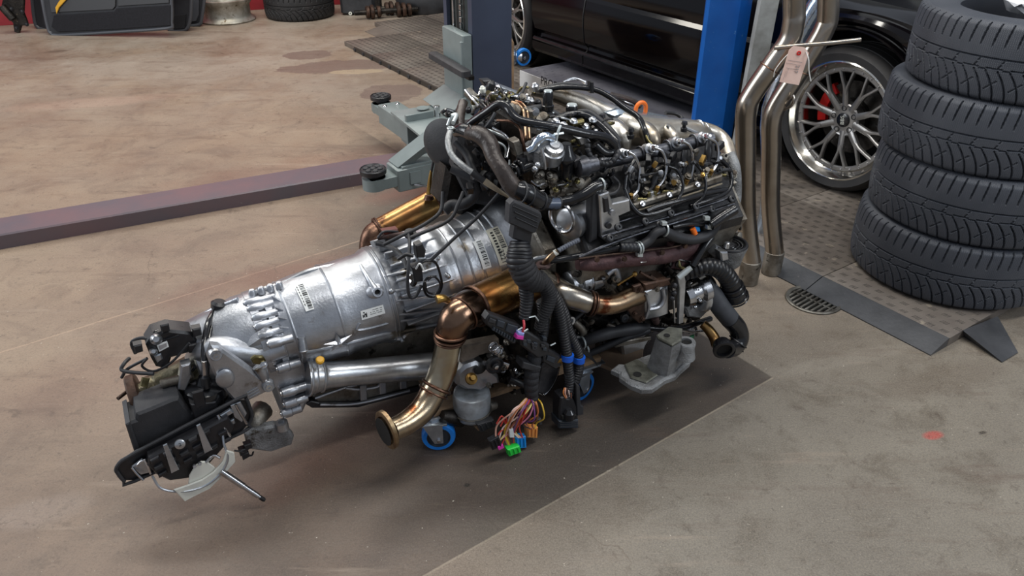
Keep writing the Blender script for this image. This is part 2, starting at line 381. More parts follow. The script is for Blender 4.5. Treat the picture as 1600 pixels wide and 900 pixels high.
    for (u, v, rx, ry, o, k, colr) in ((60, 800, .12, .05, 2, .3, (140, 128, 120)), (1150, 610, .15, .05, 5, .3, (70, 60, 54)), (90, 80, .08, .03, 1, .6, (80, 66, 56)), (820, 620, .35, .16, 8, .45, (58, 50, 46)), (950, 700, .16, .06, 5, .45, (52, 46, 42)), (730, 758, .008, .007, 1, .9, (30, 26, 24)), (850, 830, .2, .1, 6, .3, (80, 74, 64)), (1100, 740, .25, .1, 2, .3, (84, 78, 68)), (1458, 680, .03, .016, 6, .7, (180, 60, 56)), (1535, 676, .012, .006, 1, .9, (40, 34, 30)), (560, 660, .3, .12, 8, .35, (70, 58, 52)), (470, 830, .3, .1, 3, .3, (84, 74, 66)), (1480, 590, .25, .06, 3, .35, (84, 72, 62)), (1330, 560, .3, .03, 2, .3, (140, 134, 124)), (150, 160, .5, .1, 4, .35, (168, 140, 124))):  # more soft blotches, dark and pale, several dark ones beneath the engine
        p = Z(u, v); c = mix(ma('MULTIPLY', blob(p, rx, ry, .3 if rx > .1 else .12, .3, .3, o, 6 if rx > .1 else 40), k), c, colr)
    c = mix(mr(noise(70, 3, .75), .69, .72), c, (196, 188, 174)); c = mix(ma('MULTIPLY', mr(noise(240, 2, .8), .42, .62), ma('SUBTRACT', .24, ma('MULTIPLY', pm_, .16))), c, (176, 162, 142)); c = mix(ma('MULTIPLY', mr(noise(44, 4, .8, 0, 5), .60, .66), .45), c, (70, 60, 54))
    c = mix(ma('MULTIPLY', mr(noise(13, 6, .75, .4, 3), .58, .68), .5), c, (76, 64, 56))
    c = mix(ma('MULTIPLY', mr(noise(150, 3, .8), .5, .66), .3), c, (60, 54, 48))
    def stretch(sx, sy, ang, scale, off):
        mp = N.new('ShaderNodeMapping'); mp.inputs['Rotation'].default_value = (0, 0, ang); mp.inputs['Scale'].default_value = (sx, sy, 1); mp.inputs['Location'].default_value = (off, off, 0)
        K.new(g.outputs['Position'], mp.inputs['Vector']); n = N.new('ShaderNodeTexNoise'); n.inputs['Scale'].default_value = scale; n.inputs['Detail'].default_value = 6; n.inputs['Roughness'].default_value = .7; K.new(mp.outputs[0], n.inputs['Vector']); return n.outputs['Fac']
    c = mix(ma('MULTIPLY', mr(stretch(.5, 3.2, .35, 3, 2), .56, .70), .5), c, (92, 76, 66))
    c = mix(ma('MULTIPLY', mr(stretch(.4, 3.5, -.3, 3.5, 7), .58, .72), .4), c, (156, 140, 124))
    vo = N.new('ShaderNodeTexVoronoi'); vo.feature = 'DISTANCE_TO_EDGE'; vo.inputs['Scale'].default_value = 1.1; va = N.new('ShaderNodeVectorMath'); K.new(g.outputs['Position'], va.inputs[0])
    nn = N.new('ShaderNodeTexNoise'); nn.inputs['Scale'].default_value = 3; nn.inputs['Detail'].default_value = 5; K.new(g.outputs['Position'], nn.inputs['Vector']); K.new(nn.outputs['Color'], va.inputs[1]); K.new(va.outputs[0], vo.inputs['Vector'])
    c = mix(ma('MULTIPLY', ma('MULTIPLY', mr(vo.outputs['Distance'], .002, .006, 1, 0), mr(noise(1.4, 2, .5, 0, 6), .55, .62)), .45), c, (84, 70, 60))
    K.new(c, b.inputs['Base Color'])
    K.new(mr(noise(3.2, 5, .7, 0, 2), .3, .7, .36, .62), b.inputs['Roughness'])
    bp = N.new('ShaderNodeBump'); bp.inputs['Strength'].default_value = .5; bp.inputs['Distance'].default_value = .003
    h = ma('ADD', noise(60, 6, .7), ma('MULTIPLY', lft, -.8)); K.new(h, bp.inputs['Height']); K.new(bp.outputs[0], b.inputs['Normal'])
    return m
# floor slab with a round opening for the drain
DR = Z(1271, 469)
mb = MB(); n = 32; sq = []
ringi = [DR+Vector((cos(2*pi*k/n)*.101, sin(2*pi*k/n)*.101, 0)) for k in range(n)]
x0, x1, y0, y1 = -7.2, 8.2, -3.2, 10.3
def onbox(a):
    dx, dy = cos(a), sin(a); t = min(((x1-DR.x) if dx > 0 else (x0-DR.x))/dx if abs(dx) > 1e-6 else 1e9, ((y1-DR.y) if dy > 0 else (y0-DR.y))/dy if abs(dy) > 1e-6 else 1e9)
    return Vector((DR.x+dx*t, DR.y+dy*t, 0))
angs = sorted(set([2*pi*k/n for k in range(n)] + [atan2(y-DR.y, x-DR.x) % (2*pi) for x in (x0, x1) for y in (y0, y1)]))
inn = [DR+Vector((cos(a)*.101, sin(a)*.101, 0)) for a in angs]; out = [onbox(a) for a in angs]
mb.rings([[p-UP*.12 for p in out], out, inn, [p-UP*.12 for p in inn]], cap=(False, False)); mb.face([len(mb.v)-1-k for k in range(len(inn))][::-1])
fl = obj('floor', mb, floor_material()); tag(fl, kind='structure')
def wallm(name, a, b, h, m, th=.15):
    d = (b-a).normalized(); n = Vector((d.y, -d.x, 0)); q = MB().box((a+b)/2+UP*h/2-n*th/2, (b-a).length, th, h, X=d, Y=n, ch=.004)
    return tag(obj(name, q, m), kind='structure')
wallm('wall_back', Vector((-7.2, 8.55, 0)), Vector((8.2, 8.55, 0)), 3.4, greyp)
wallm('wall_left', Vector((-5.6, 6.6, 0)), Vector((-1.55, 7.95, 0)), 3.0, red)
# drain
t = thing('floor_drain', 'round cast iron floor drain with a slotted grate beside the tile ramp edge', 'drain', DR)
q = MB().lathe(DR+UP*-.05, UP, [(0, .096), (.0, .100), (.054, .100), (.057, .096), (.054, .085), (.0, .085)], 36, cap=(False, False)); obj('grate_rim', q, irong, t)
gd_ = Vector((.62, -.78, 0)); gp_ = Vector((.78, .62, 0))
for i in range(-4, 5):
    o = i*.0185; ln = 2*sqrt(.086**2-o*o); obj('grate_bar', MB().box(DR+gd_*o+UP*-.003, ln, .008, .012, X=gp_, Y=gd_), irong, t)
obj('grate_bar', MB().box(DR+UP*-.005, .17, .008, .01, X=gd_, Y=gp_), irong, t)
obj('drain_pit', MB().lathe(DR-UP*.11, UP, [(0, .088), (.002, .088)], 24), hole, t)

# --- interlocking tile surface under the car, in the car's frame
CD = Vector((.56, -.828, 0)).normalized(); CN = Vector((-CD.y*-1, 0, 0)); CN = Vector((CD.y, -CD.x, 0))   # CN faces the camera side
def F(c, n, z=0): return CD*c + CN*n + UP*z
MH = .035
e0 = Z(690, 140, MH).dot(CN); 
edge_c0 = Z(552, 72, MH).dot(CD); cr0 = Z(1217, 393, MH); cr1 = Z(1504, 515, MH)
TS = .5; N0 = -2.395; C0 = -.93
def tile_mesh(mat_):
    mb = MB(); mb.box(Vector((0, 0, MH/2)), TS-.003, TS-.003, MH, ch=.002)
    k = 10; st = TS/k
    for i in range(k):
        for j in range(k):
            for q in (-1.5, -.5, .5, 1.5):
                c = Vector((-TS/2+st*(i+.5)+(st/2 if j % 2 else 0)*.9-.01+q*.0068, -TS/2+st*(j+.5), MH+.0006)); X, Y = Vector((.25, 1, 0)).normalized(), Vector((1, 0, 0)); L2 = .0105
                b = len(mb.v); mb.v += [c-X*L2-Y*.001, c-X*L2+Y*.001, c+X*L2+Y*.001, c+X*L2-Y*.001]; mb.m(1).face((b, b+1, b+2, b+3))
    mb.m(0)
    return obj('floor_tile', mb, [mat_, mat('tile_slot_shade', (56, 52, 48), .7)], fl, origin=Vector((0, 0, 0)))  # flat dark quads paint the shade of open slots, nothing is cut
tile0 = tile_mesh(matm); first = True; ROT = atan2(CD.y, CD.x)
for r in range(6):
    for i in range(11):
        n_ = N0-TS*(r+.5); c_ = C0-TS*(i+.5)
        if r == 0 and c_ < -5.75: continue
        o = tile0 if first else tile0.copy()
        if not first: COL.objects.link(o)
        first = False
        p = F(c_, n_); o.location = p-WL['floor']; o.rotation_euler = (0, 0, ROT)
def ramp_strip(c0, c1, n0, n1, name='ramp_edge', m=matd, cut=0):
    ps = [F(c0, n0, 0), F(c0, n1, 0), F(c0, n1, .004), F(c0, n0, MH)]
    mb = MB().rings([[p for p in ps], [p+CD*(c1-c0)+(CD*-cut if i in (1, 2) else Vector()) for i, p in enumerate(ps)]])
    return obj(name, mb, m, fl)
for i in range(8): ramp_strip(C0-TS*i-.002, C0-TS*(i+1)+.002, N0+.001, N0+.095) if i < 3 else None
ramp_strip(-5.74, -6.28, N0-TS+.001, N0-TS+.16, m=matm)
# the corner ramp piece past the last tile
q = MB(); a, b, c_, d = Z(1504, 516, MH), Z(1559, 494, MH), Z(1590, 552, 0), Z(1565, 567, 0)
q.rings([[Z(1504, 524, 0), a, b, Z(1559, 502, 0)], [d, d+UP*.004, c_+UP*.004, c_]]); obj('ramp_edge', q, matd, fl)
obj('tile_skirt', MB().box(F((C0-3*TS-5.72)/2, N0+.005, .017), 5.72+C0-3*TS, .01, .033, X=CD, Y=CN, ch=.002), mat('dark_olive_tile_side', (54, 48, 42), .6), fl)
ee = MB()
for i in range(22):
    c_ = -5.70+i*.15
    ee.box(F(c_, N0+.012, .016), .03, .012, .02, X=CD, Y=CN)
obj('edge_lug', ee, blkm, fl)['kind'] = 'stuff'
# raised chequer platform
t = thing('lift_platform', 'low grey chequer-plate platform with a lettered white edge in front of the black car', 'platform', F(-3.4, -3.1))
obj('platform_body', MB().box(F(-3.38, -3.4, .0875), 1.5, 1.08, .105, X=CD, Y=CN, ch=.006), platm, t)
mb = MB()
for i in range(28):
    for j in range(18):
        c = F(-4.09+i*.052, -2.9-j*.055-(i % 2)*.027, .1405); X = (CD if (i+j) % 2 else CN); Y = UP.cross(X)
        b = len(mb.v); mb.v += [c-X*.016, c-Y*.006, c+X*.016, c+Y*.006, c+UP*.002]
        for f in ((0, 1, 4), (1, 2, 4), (2, 3, 4), (3, 0, 4)): mb.face([b+k for k in f])
obj('chequer_plate', mb, platm, t)['kind'] = 'stuff'
obj('edge_strip', MB().box(F(-3.38, -2.856, .088), 1.5, .006, .104, X=CD, Y=CN, ch=.001), mat('off_white_edge_strip', (196, 196, 196), .5), t)
pf = PLN(857, 130, CN, -2.8525)
text('PROF', .07, pf, CD, UP, ink, t)
# ---------------- black car ----------------
car = thing('car', 'black sports car with multi-spoke alloy wheels behind the blue lift column', 'car', F(-3.3, -3.9))
FW, RW, WN, WR = -1.955, -4.68, -3.13, .325
prof = [(-.14, .17), (-.035, .175), (-.012, .20), (-.008, .25), (-.045, .275), (-.05, .30), (-.018, .33), (-.002, .42), (0, .50), (-.012, .58), (-.03, .60), (-.028, .68), (-.05, .76), (-.10, .82), (-.17, .845)]
def body_side(c):
    tap = 0
    if c > -1.62: tap = .55*((c+1.62)/.55)**2
    if c < -5.3: tap = .25*((c+5.3)/.55)**2
    flare = .02*math.exp(-((c-FW)/.38)**2)+.03*math.exp(-((c-RW)/.4)**2)
    arch = 0
    for wc in (FW, RW):
        d = abs(c-wc)
        if d < .375: arch = max(arch, WR+MH+sqrt(.375**2-d*d))
    out = []
    for n_, z_ in prof:
        zz = z_ if not arch else arch+(z_-.17)/(.845-.17)*(.845-arch)*1.0
        nn = n_ if not arch else max(n_, -.03) if z_ < .6 else n_
        if z_ > .7 and c > -2.5: zz -= .02*(c+2.5)**2*1.6
        out.append(F(c, -3.08+nn-tap+flare, zz+.02))
    return out
cs = [-5.85+.03*i for i in range(159)]
cs = sorted(set([round(x, 4) for x in cs] + [round(wc+s_*.3749, 4) for wc in (FW, RW) for s_ in (-1, 1)] + [round(wc+s_*.3755, 4) for wc in (FW, RW) for s_ in (-1, 1)]))
R = [body_side(c) for c in cs]
mb = MB(); mb.rings(R, cap=(False, False)); mb.f = [f for f in mb.f if not (abs(f[1]-f[0]) != 1)]; mb.mi = [0]*len(mb.f)
far = [[Vector(p) for p in r] for r in R]
def mirror(p):
    n_ = p.dot(CN); return p + CN*(2*(-3.95)-2*n_)
m2 = MB(); m2.rings([[mirror(p) for p in r][::-1] for r in R], cap=(False, False)); m2.f = [f for f in m2.f if abs(f[1]-f[0]) == 1]
b = len(mb.v); mb.v += m2.v; mb.f += [tuple(i+b for i in f) for f in m2.f]; mb.mi = [0]*len(mb.f)
# top deck (bonnet dips between the wings) + ends
deck = []
for i, c in enumerate(cs):
    a = R[i][-1]; z_ = a.z; nn = a.dot(CN); nf = mirror(a).dot(CN); row = []
    for k in range(9):
        u = k/8; dip = .12*sin(pi*u)**.6 if c > -2.6 else (-.06*sin(pi*u))
        if -2.75 < c <= -2.6: dip *= 1
        row.append(F(c, nn+(nf-nn)*u, z_-dip))
    deck.append(row)
b = len(mb.v); K_ = 9
for r in deck: mb.v += r
for i in range(len(cs)-1):
    for k in range(K_-1): mb.face((b+i*K_+k, b+(i+1)*K_+k, b+(i+1)*K_+k+1, b+i*K_+k+1))
np_ = len(prof)
for idx in (0, len(cs)-1):
    ringp = R[idx] + deck[idx][1:-1] + [mirror(p) for p in R[idx]][::-1]; b = len(mb.v); mb.v += ringp; mb.face([b+i for i in range(len(ringp))][::(1 if idx else -1)])
obj('body', mb, paint, car, sharp=30)
obj('underbody', MB().box(F(-3.4, -3.95, .27), 4.3, 1.1, .16, X=CD, Y=CN), plas, car)
obj('underbody', MB().box(F(-3.32, -3.34, .26), 1.9, .3, .16, X=CD, Y=CN), plas, car)
for wc in (FW, RW):
    mb = MB(); mb.lathe(F(wc, -3.17, WR+MH), -CN, [(0, .385), (.32, .385), (.33, .1)], 36, cap=(False, False)); obj('wheel_housing', mb, plas, car)
# cabin
cab = MB(); cab.rings([[F(c, -3.30-i_, z) for c, z in ((-5.5, .86), (-2.75, .86), (-3.45, 1.27), (-4.6, 1.27))] for i_ in (0, 1.3)]); obj('cabin', cab, mat('dark_tinted_glass', (14, 15, 17), .05), car)
rf = MB().box(F(-4.0, -3.95, 1.28), 1.35, 1.25, .03, X=CD, Y=CN); obj('roof', rf, paint, car)
# shut lines and sill trim
for c in (-2.62, -3.78):
    pts = [p+CN*.0015 for p in body_side(c)[2:]]; obj('door_seam', MB().tube(pts, .004, 6, 1), plas, car)
obj('sill_trim', MB().tube([F(c, -3.075, .292) for c in (-4.28, -3.6, -3.0, -2.36)], .012, 8, 1), gloss, car)
obj('indicator', MB().ball(F(-1.42, -3.13, .6), .07, .012, .045, X=CD, Y=CN), mat('smoked_lens', (60, 60, 62), .1), car)
def wheel(c, n_, front):
    o = F(c, n_, WR+MH); w_ = thing('x', None, None, (0, 0, 0)); bpy.data.objects.remove(w_)
    ty = MB(); hw = .115
    pr = [(-2*hw+.0, .27), (-2*hw-.004, .30), (-2*hw+.02, WR-.006), (-2*hw+.05, WR), (-hw, WR+.002), (-.05, WR), (-.02, WR-.006), (.004, .30), (0, .268), (-.012, .262)]
    ty.lathe(o, CN, pr, 64, cap=(False, False)); tt = obj('tyre', ty, tyrew, car)
    gr = MB()
    for k in (-.05, -.1, -.15, -.19): gr.torus(o+CN*k, CN, WR-.0005, .004, 64, 6)
    obj('tread_groove', gr, ink, tt)
    rm = MB(); rm.lathe(o, CN, [(-.02, .268), (0, .268), (.004, .262), (-.004, .256), (-.03, .25), (-.045, .236), (-.05, .232), (-.05, .222), (-.2, .215)], 72, cap=(False, False)); rim = obj('rim_lip', rm, riml, car)
    ring = MB().lathe(o, CN, [(-.055, .213), (-.046, .213), (-.042, .218), (-.042, .233), (-.05, .236)], 72, cap=(False, False)); obj('bolt_ring', ring, rimm, rim)
    bl = MB()
    for k in range(30):
        a = 2*pi*(k+.5)/30; p = o + (CD*cos(a)+UP*sin(a))*.2265 - CN*.042; bl.lathe(p, CN, [(0, .0042), (.004, .0042), (.005, .003)], 6)
    obj('rim_bolt', bl, steel, rim)['kind'] = 'stuff'
    def spoke(a0):
        mb = MB()
        def pt(r, a, h): return o + (CD*cos(a)+UP*sin(a))*r + CN*h
        def bar(pts, ws):
            Rr = []
            for (r, a, h), w_ in zip(pts, ws):
                rad = (CD*cos(a)+UP*sin(a)); tan = UP*cos(a)-CD*sin(a); c_ = pt(r, a, h)
                Rr.append([c_-tan*w_-CN*.016, c_+tan*w_-CN*.016, c_+tan*w_, c_+tan*w_*.5+CN*.004, c_-tan*w_*.5+CN*.004, c_-tan*w_])
            mb.rings(Rr)
        bar([(.05, a0, -.055), (.085, a0, -.05), (.125, a0, -.045), (.14, a0, -.044)], [.016, .0145, .0135, .0125])
        for s_ in (-1, 1):
            bar([(.115, a0, -.045), (.15, a0+s_*radians(3.0), -.043), (.185, a0+s_*radians(6.6), -.042), (.222, a0+s_*radians(9.0), -.044)], [.0105, .0072, .0064, .0085])
        return mb
    sp0 = obj('spoke', spoke(pi/2+radians(8)), rimm, car, origin=o)
    for k in range(1, 10):
        s_ = sp0.copy(); COL.objects.link(s_); s_.parent = car
        s_.rotation_euler = Matrix.Rotation(2*pi*k/10, 3, CN).to_euler()
    hb = MB().lathe(o, CN, [(-.1, .075), (-.055, .075), (-.05, .070), (-.054, .06), (-.05, .038), (-.05, .036)], 40); hub = obj('hub', hb, rimm, car)
    for k in range(5):
        a = 2*pi*k/5+.5; p = o+(CD*cos(a)+UP*sin(a))*.053-CN*.055; q = MB().lathe(p, CN, [(0, .0125), (.006, .0125), (.006, .009), (-.002, .009)], 14); obj('lug_bolt', q, ink, hub)
    cp = obj('centre_cap', MB().lathe(o-CN*.05, CN, [(0, .032), (.004, .032), (.006, .029)], 28), gloss, car)
    text('BBS', .026, o-CN*.0432, (UP*.97+CD*-.2), -CD, cream, cp)
    br = MB().lathe(o-CN*.13, CN, [(0, .165), (.012, .165), (.012, .09), (.03, .085)], 40); obj('brake_disc', br, dirt, car)
    if front:
        q = MB(); Rr = []
        for k in range(9):
            a = radians(135+k*8); d_ = (CD*cos(a)+UP*sin(a)); Rr.append([o+d_*.125-CN*.14, o+d_*.18-CN*.14, o+d_*.18-CN*.11, o+d_*.13-CN*.10])
        q.rings(Rr); obj('brake_caliper', q, redc, car)
wheel(FW, -3.085, True); wheel(RW, -3.085, True)
# ---------------- blue lift column ----------------
bc = Z(1100, 277); t = thing('lift_column', 'blue painted lift column with chipped paint behind the engine', 'lift column', bc)
xa, xc, xd = Z(1071, 277).x, Z(1121, 277).x, Z(1138, 277).x; Y0 = bc.y
pl = [Vector((xa, Y0+.02, 0)), Vector((xa+.012, Y0, 0)), Vector((xc-.012, Y0-.004, 0)), Vector((xc+.006, Y0+.012, 0)), Vector((xd+.012, Y0+.09, 0)), Vector((xd+.03, Y0+.2, 0)), Vector((xa+.04, Y0+.2, 0))]
obj('column_profile', MB().rings([pl[::-1], [p+UP*2.6 for p in pl][::-1]]), bluep, t)
obj('base_plate', MB().box(bc+Vector((.02, .1, .008)), .34, .32, .016), bluep, t)
for dx, dy in ((-.13, -.04), (.17, -.04)): obj('anchor_bolt', MB().hexbolt(bc+Vector((dx, dy, .016)), UP, .012), dirt, t)
# ---------------- grey lift column, carriage, arms, floor beam ----------------
K = Z(743, 249); HC = 2.6
t = thing('lift_column', 'navy and grey lift column with a sliding carriage, left of the black car', 'lift column', K)
def gc(a, n_, z): return K + AX*a + NX*n_ + UP*z
outl = [(0, 0), (.215, 0), (.215, -.34), (0, -.34), (0, -.30), (.02, -.30), (.02, -.325), (.195, -.325), (.195, -.015), (.02, -.015), (.02, -.045), (0, -.045)]
obj('column_profile', MB().rings([[gc(a, n_, 0) for a, n_ in outl], [gc(a, n_, HC) for a, n_ in outl]]), [liftd], t)
obj('inner_channel', MB().box(gc(.03, -.19, HC/2), .01, .27, HC, X=AX, Y=NX), liftblk, t)
ch = MB()
for k in range(44):
    z = .56+k*.03; ch.box(gc(.008, -.145, z), .014, .013 if k % 2 else .02, .026, X=AX, Y=NX, ch=.004)
obj('lifting_chain', ch, steel, t)['kind'] = 'stuff'
obj('guide_rod', MB().tube([gc(.005, -.225, .5), gc(.005, -.225, HC-.1)], .008, 8, 1), steel, t)
zt = .86
cr = thing('lift_carriage', 'grey-green sliding carriage with a rubber door guard on the grey lift column', 'lift carriage', gc(-.03, -.16, .15))
def Kp(u, v, a): return PLN(u, v, AX, (K+AX*a).dot(AX))
obj('carriage_plate', MB().box(gc(-.03, -.118, .445), .05, .25, .39, X=AX, Y=NX, ch=.006), liftg, cr)
obj('carriage_flange', MB().box(gc(-.045, -.005, .43), .04, .02, .36, X=AX, Y=NX, ch=.004), liftg, cr)
obj('door_guard', MB().box(gc(-.09, -.09, .487), .05, .42, .034, X=AX, Y=NX, ch=.008), blkm, cr); obj('door_guard_backing', MB().box(gc(-.06, -.09, .462), .03, .40, .02, X=AX, Y=NX, ch=.003), dirt, cr)
q = MB(); q.rings([[gc(-.055, .03, .33), gc(-.055, -.25, .33), gc(-.16, -.27, .262), gc(-.16, .05, .262)], [gc(-.055, .03, .342), gc(-.055, -.25, .342), gc(-.17, -.27, .272), gc(-.17, .05, .272)]]); obj('gusset_plate', q, liftg, cr)
obj('arm_bracket', MB().box(gc(-.21, .02, .256), .34, .42, .012, X=AX, Y=NX), liftg, cr)
obj('arm_bracket', MB().box(gc(-.19, .02, .115), .30, .38, .012, X=AX, Y=NX), liftg, cr)
obj('bracket_web', MB().box(gc(-.05, -.03, .19), .02, .36, .13, X=AX, Y=NX), liftg, cr)
hg = Z(661, 172, .262)
obj('hinge_pin', MB().cyl(hg-UP*.15, hg+UP*.01, .019, 20), dirt, cr); obj('pin_head', MB().cyl(hg+UP*.008, hg+UP*.014, .032, 22), liftg, cr)
lv = Z(683, 176, .28); obj('release_knob', MB().cyl(lv-UP*.02, lv+UP*.035, .016, 16), steel, cr)
def arm(label, pts, wd, h, ztop, padp, pt_):
    p, q_ = pts; d = (q_-p); d.z = 0; d.normalize(); sd = Vector((-d.y, d.x, 0)); Ln = (q_-p).length
    # U-channel: two cheeks, a bottom and a top plate
    a = obj('lift_arm', MB().box((p+q_)/2+UP*(ztop-h/2), Ln, wd, h, X=d, Y=sd, ch=.006), liftg, cr); a['label'] = label
    e = padp; obj('arm_tongue', MB().lathe(Vector((e.x, e.y, ztop-h*.75)), UP, [(0, wd*.42), (h*.5, wd*.42)], 24), liftg, a)
    obj('arm_tongue', MB().box(Vector(((e.x+p.x)/2, (e.y+p.y)/2, ztop-h*.5)), (e-p).length+.06, wd*.8, h*.5, X=d, Y=sd), liftg, a)
    pd = MB().lathe(Vector((e.x, e.y, ztop-h*.22)), UP, [(0, .03), (.012, .03), (.012, .045), (.016, .056), (.034, .057), (.038, .053), (.034, .05)], 32); pad = obj('lifting_pad', pd, blk, a)
    nb = MB()
    for k in range(7):
        an = 2*pi*k/6; r_ = .03 if k < 6 else 0
        nb.lathe(Vector((e.x+cos(an)*r_, e.y+sin(an)*r_, ztop-h*.22+.032)), UP, [(0, .0125), (.006, .0125), (.009, .009)], 8)
    obj('pad_stud', nb, blkm, a)
    for s_ in (-1, 1): obj('arm_screw', MB().lathe(p+d*.045+sd*s_*wd*.3+UP*ztop, UP, [(0, .011), (.004, .009), (.006, .005)], 12), steel, a)
    return a, d, sd
p1 = Z(583, 268, .245); a0 = Z(612, 262, .24); a1 = Z(712, 240, .24); a0.z = a1.z = 0
A1, d1, s1 = arm('grey-green lift arm with a round rubber pad lying over the floor beam', (a0, a1+(a1-a0)*.7), .12, .10, .245, Vector((p1.x, p1.y, 0)), None)
q = MB(); g1, g2 = Z(614, 256, .25), Z(690, 196, .42); sd = s1*.05
q.rings([[g1+sd, g1-sd, g1-sd+d1*.06, g1+sd+d1*.06][::-1], [g2+sd*1.0, g2-sd*1.0, g2-sd+d1*.06, g2+sd+d1*.06][::-1]])
obj('arm_gusset', q, liftg, A1)
obj('arm_plate', MB().box(a0+d1*.1+UP*.25, .15, .11, .01, X=d1, Y=s1), liftg, A1)
obj('stop_rod', MB().tube([a0+d1*.07-s1*.07+UP*.17, a0+d1*.13-s1*.12+UP*.165, a0+d1*.5-s1*.1+UP*.17], .005, 8, 1), steel, A1)
obj('lock_plate', MB().box(a0+d1*.08-s1*.062+UP*.2, .05, .008, .055, X=d1, Y=s1), liftg, A1)
p2 = Z(595, 153, .24); b0 = Z(606, 162, .235); b1 = Z(652, 192, .235); b0.z = b1.z = 0
A2, d2, s2 = arm('short grey-green lift arm with a rubber pad reaching to the upper left', (b0, b1), .12, .1, .24, Vector((p2.x, p2.y, 0)), None)
obj('arm_fork', MB().box(b1+UP*.2+d2*.03, .02, .15, .19, X=d2, Y=s2), liftg, A2)
gg = MB(); n = 18
for k in range(n): a = 2*pi*k/n; gg.box(Vector((hg.x+cos(a)*.045, hg.y+sin(a)*.045, .135)), .012, .008, .02, X=Vector((cos(a), sin(a), 0)), Y=Vector((-sin(a), cos(a), 0)))
gg.lathe(Vector((hg.x, hg.y, .125)), UP, [(0, .042), (.02, .042)], 24); obj('locking_gear', gg, brass, A2)
bh = .065; q0, q1 = Z(0, 390), Z(560, 290); bd = (q1-q0).normalized(); bn = Vector((-bd.y, bd.x, 0)); bw = (Z(0, 340, bh)-q0).dot(bn)
st, en = q0-bd*1.3, K-NX*.17-AX*.0; Lb = (Vector((K.x, K.y, 0))-st).dot(bd)+.02
mb = MB(); sec = [(0, 0), (0, bh-.006), (.006, bh), (bw-.006, bh), (bw, bh-.006), (bw, 0)]
mb.rings([[st+bn*y+UP*z for y, z in sec][::-1], [st+bd*Lb+bn*y+UP*z for y, z in sec][::-1]])
tag(obj('floor_beam', mb, barm), 'long dark grey steel floor beam running across the concrete to the lift column', 'beam')
# ---------------- tyres ----------------
def tyre(R_, wd, rin, NA=1152, NY=64, npitch=64):
    mb = MB(); prof_ = [(-.5*wd+.012, rin), (-.5*wd+.003, rin+.012), (-.5*wd, rin+.035), (-.5*wd+.001, R_-.028), ]
    rows = []
    for y, r in prof_: rows.append((y, r, 0))
    for j in range(NY+1):
        y = -1+2*j/NY; rr = R_ - .010*abs(y)**3 - (.016*max(0, (abs(y)-.86)/.14)**2); rows.append((y*.5*wd*.985, rr, y))
    for y, r in reversed(prof_): rows.append((-y, r, 0))
    rows.append((-prof_[0][0]-.006, rin+.001, 0)); rows.insert(0, (prof_[0][0]+.006, rin+.001, 0))
    def groove(t, y):   # t in pitches
        def near(x, w_): f = abs((x+.5) % 1-.5); return max(0, 1-(f/w_)**2) if f < w_ else 0
        g = 0
        if abs(y-.13) < .022: g = max(g, .8)
        if abs(y+.13+.02*sin(2*pi*t*.5)) < .016: g = max(g, .7)
        if .42 < y < .96: g = max(g, near(t-.5*(y-.42)**1.3+0.2, .085)*(1 if y > .5 else .6))
        if y < -.16: g = max(g, near(t+1.75*(1+y)**2, .085 if y < -.3 else .06))
        if -.66 < y < -.42: g = max(g, near(t*.5-1.8*(y+.54)+.2, .05)*.6)
        if -.13 < y < .13: g = max(g, near(t*.5-.9*y, .05)*.5)
        return g
    Rr = []
    for y, r, ty_ in rows:
        ring = []
        for k in range(NA):
            a = 2*pi*k/NA; d = 0
            if ty_: d = groove(npitch*k/NA, ty_)*.0095
            elif abs(r-(R_-.028)) < .001: d = .001*(1 if (k*npitch/NA*2) % 1 < .5 else 0)
            ring.append(Vector(((r-d)*cos(a), (r-d)*sin(a), y)))
        Rr.append(ring)
    mb.rings(Rr, cap=(False, False), closed=True); return mb
TR, TWd = .352, .240
tmat = tyrem
def bare(mb, mt, name='tyre', sharp=30):
    me = bpy.data.meshes.new(name); me.from_pydata([tuple(p) for p in mb.v], [], mb.f); me.materials.append(mt)
    me.polygons.foreach_set('use_smooth', [True]*len(me.polygons)); me.update(); me.set_sharp_from_angle(angle=radians(sharp)); return me
tme = bare(tyre(TR, TWd, .225), tyrem)
labs = ['bottom tyre of the stack of four, standing on the tiles', 'second tyre from the bottom in the stack of four', 'third tyre from the bottom, just below the topmost of the stack', 'topmost worn winter tyre of the stack, beside the car wing']
base = Vector((1.682, 2.608, 0))
offs = [(0, 0), (.015, .0), (.0, .02), (.035, .01)]
for i in range(4):
    o = bpy.data.objects.new('tyre', tme); COL.objects.link(o); o.location = base+Vector((offs[i][0], offs[i][1], MH+TWd/2+.003+i*TWd)); o.rotation_euler = (0, 0, .5+i*1.3); tag(o, labs[i], 'tyre', 'tyres stacked on the right')
# crumpled white rag on top
q = MB(); c = base+Vector((.10, .03, MH+4*TWd+.012)); q.ball(c, .16, .13, .045, 24)
rnd = random.Random(3)
q.v = [p+Vector((rnd.uniform(-1, 1), rnd.uniform(-1, 1), rnd.uniform(-1, 1)))*.012 for p in q.v]
tag(obj('plastic_bag', q, mat('thin_white_plastic', (214, 216, 220), .3)), 'crumpled white plastic bag lying on the topmost tyre', 'bag')
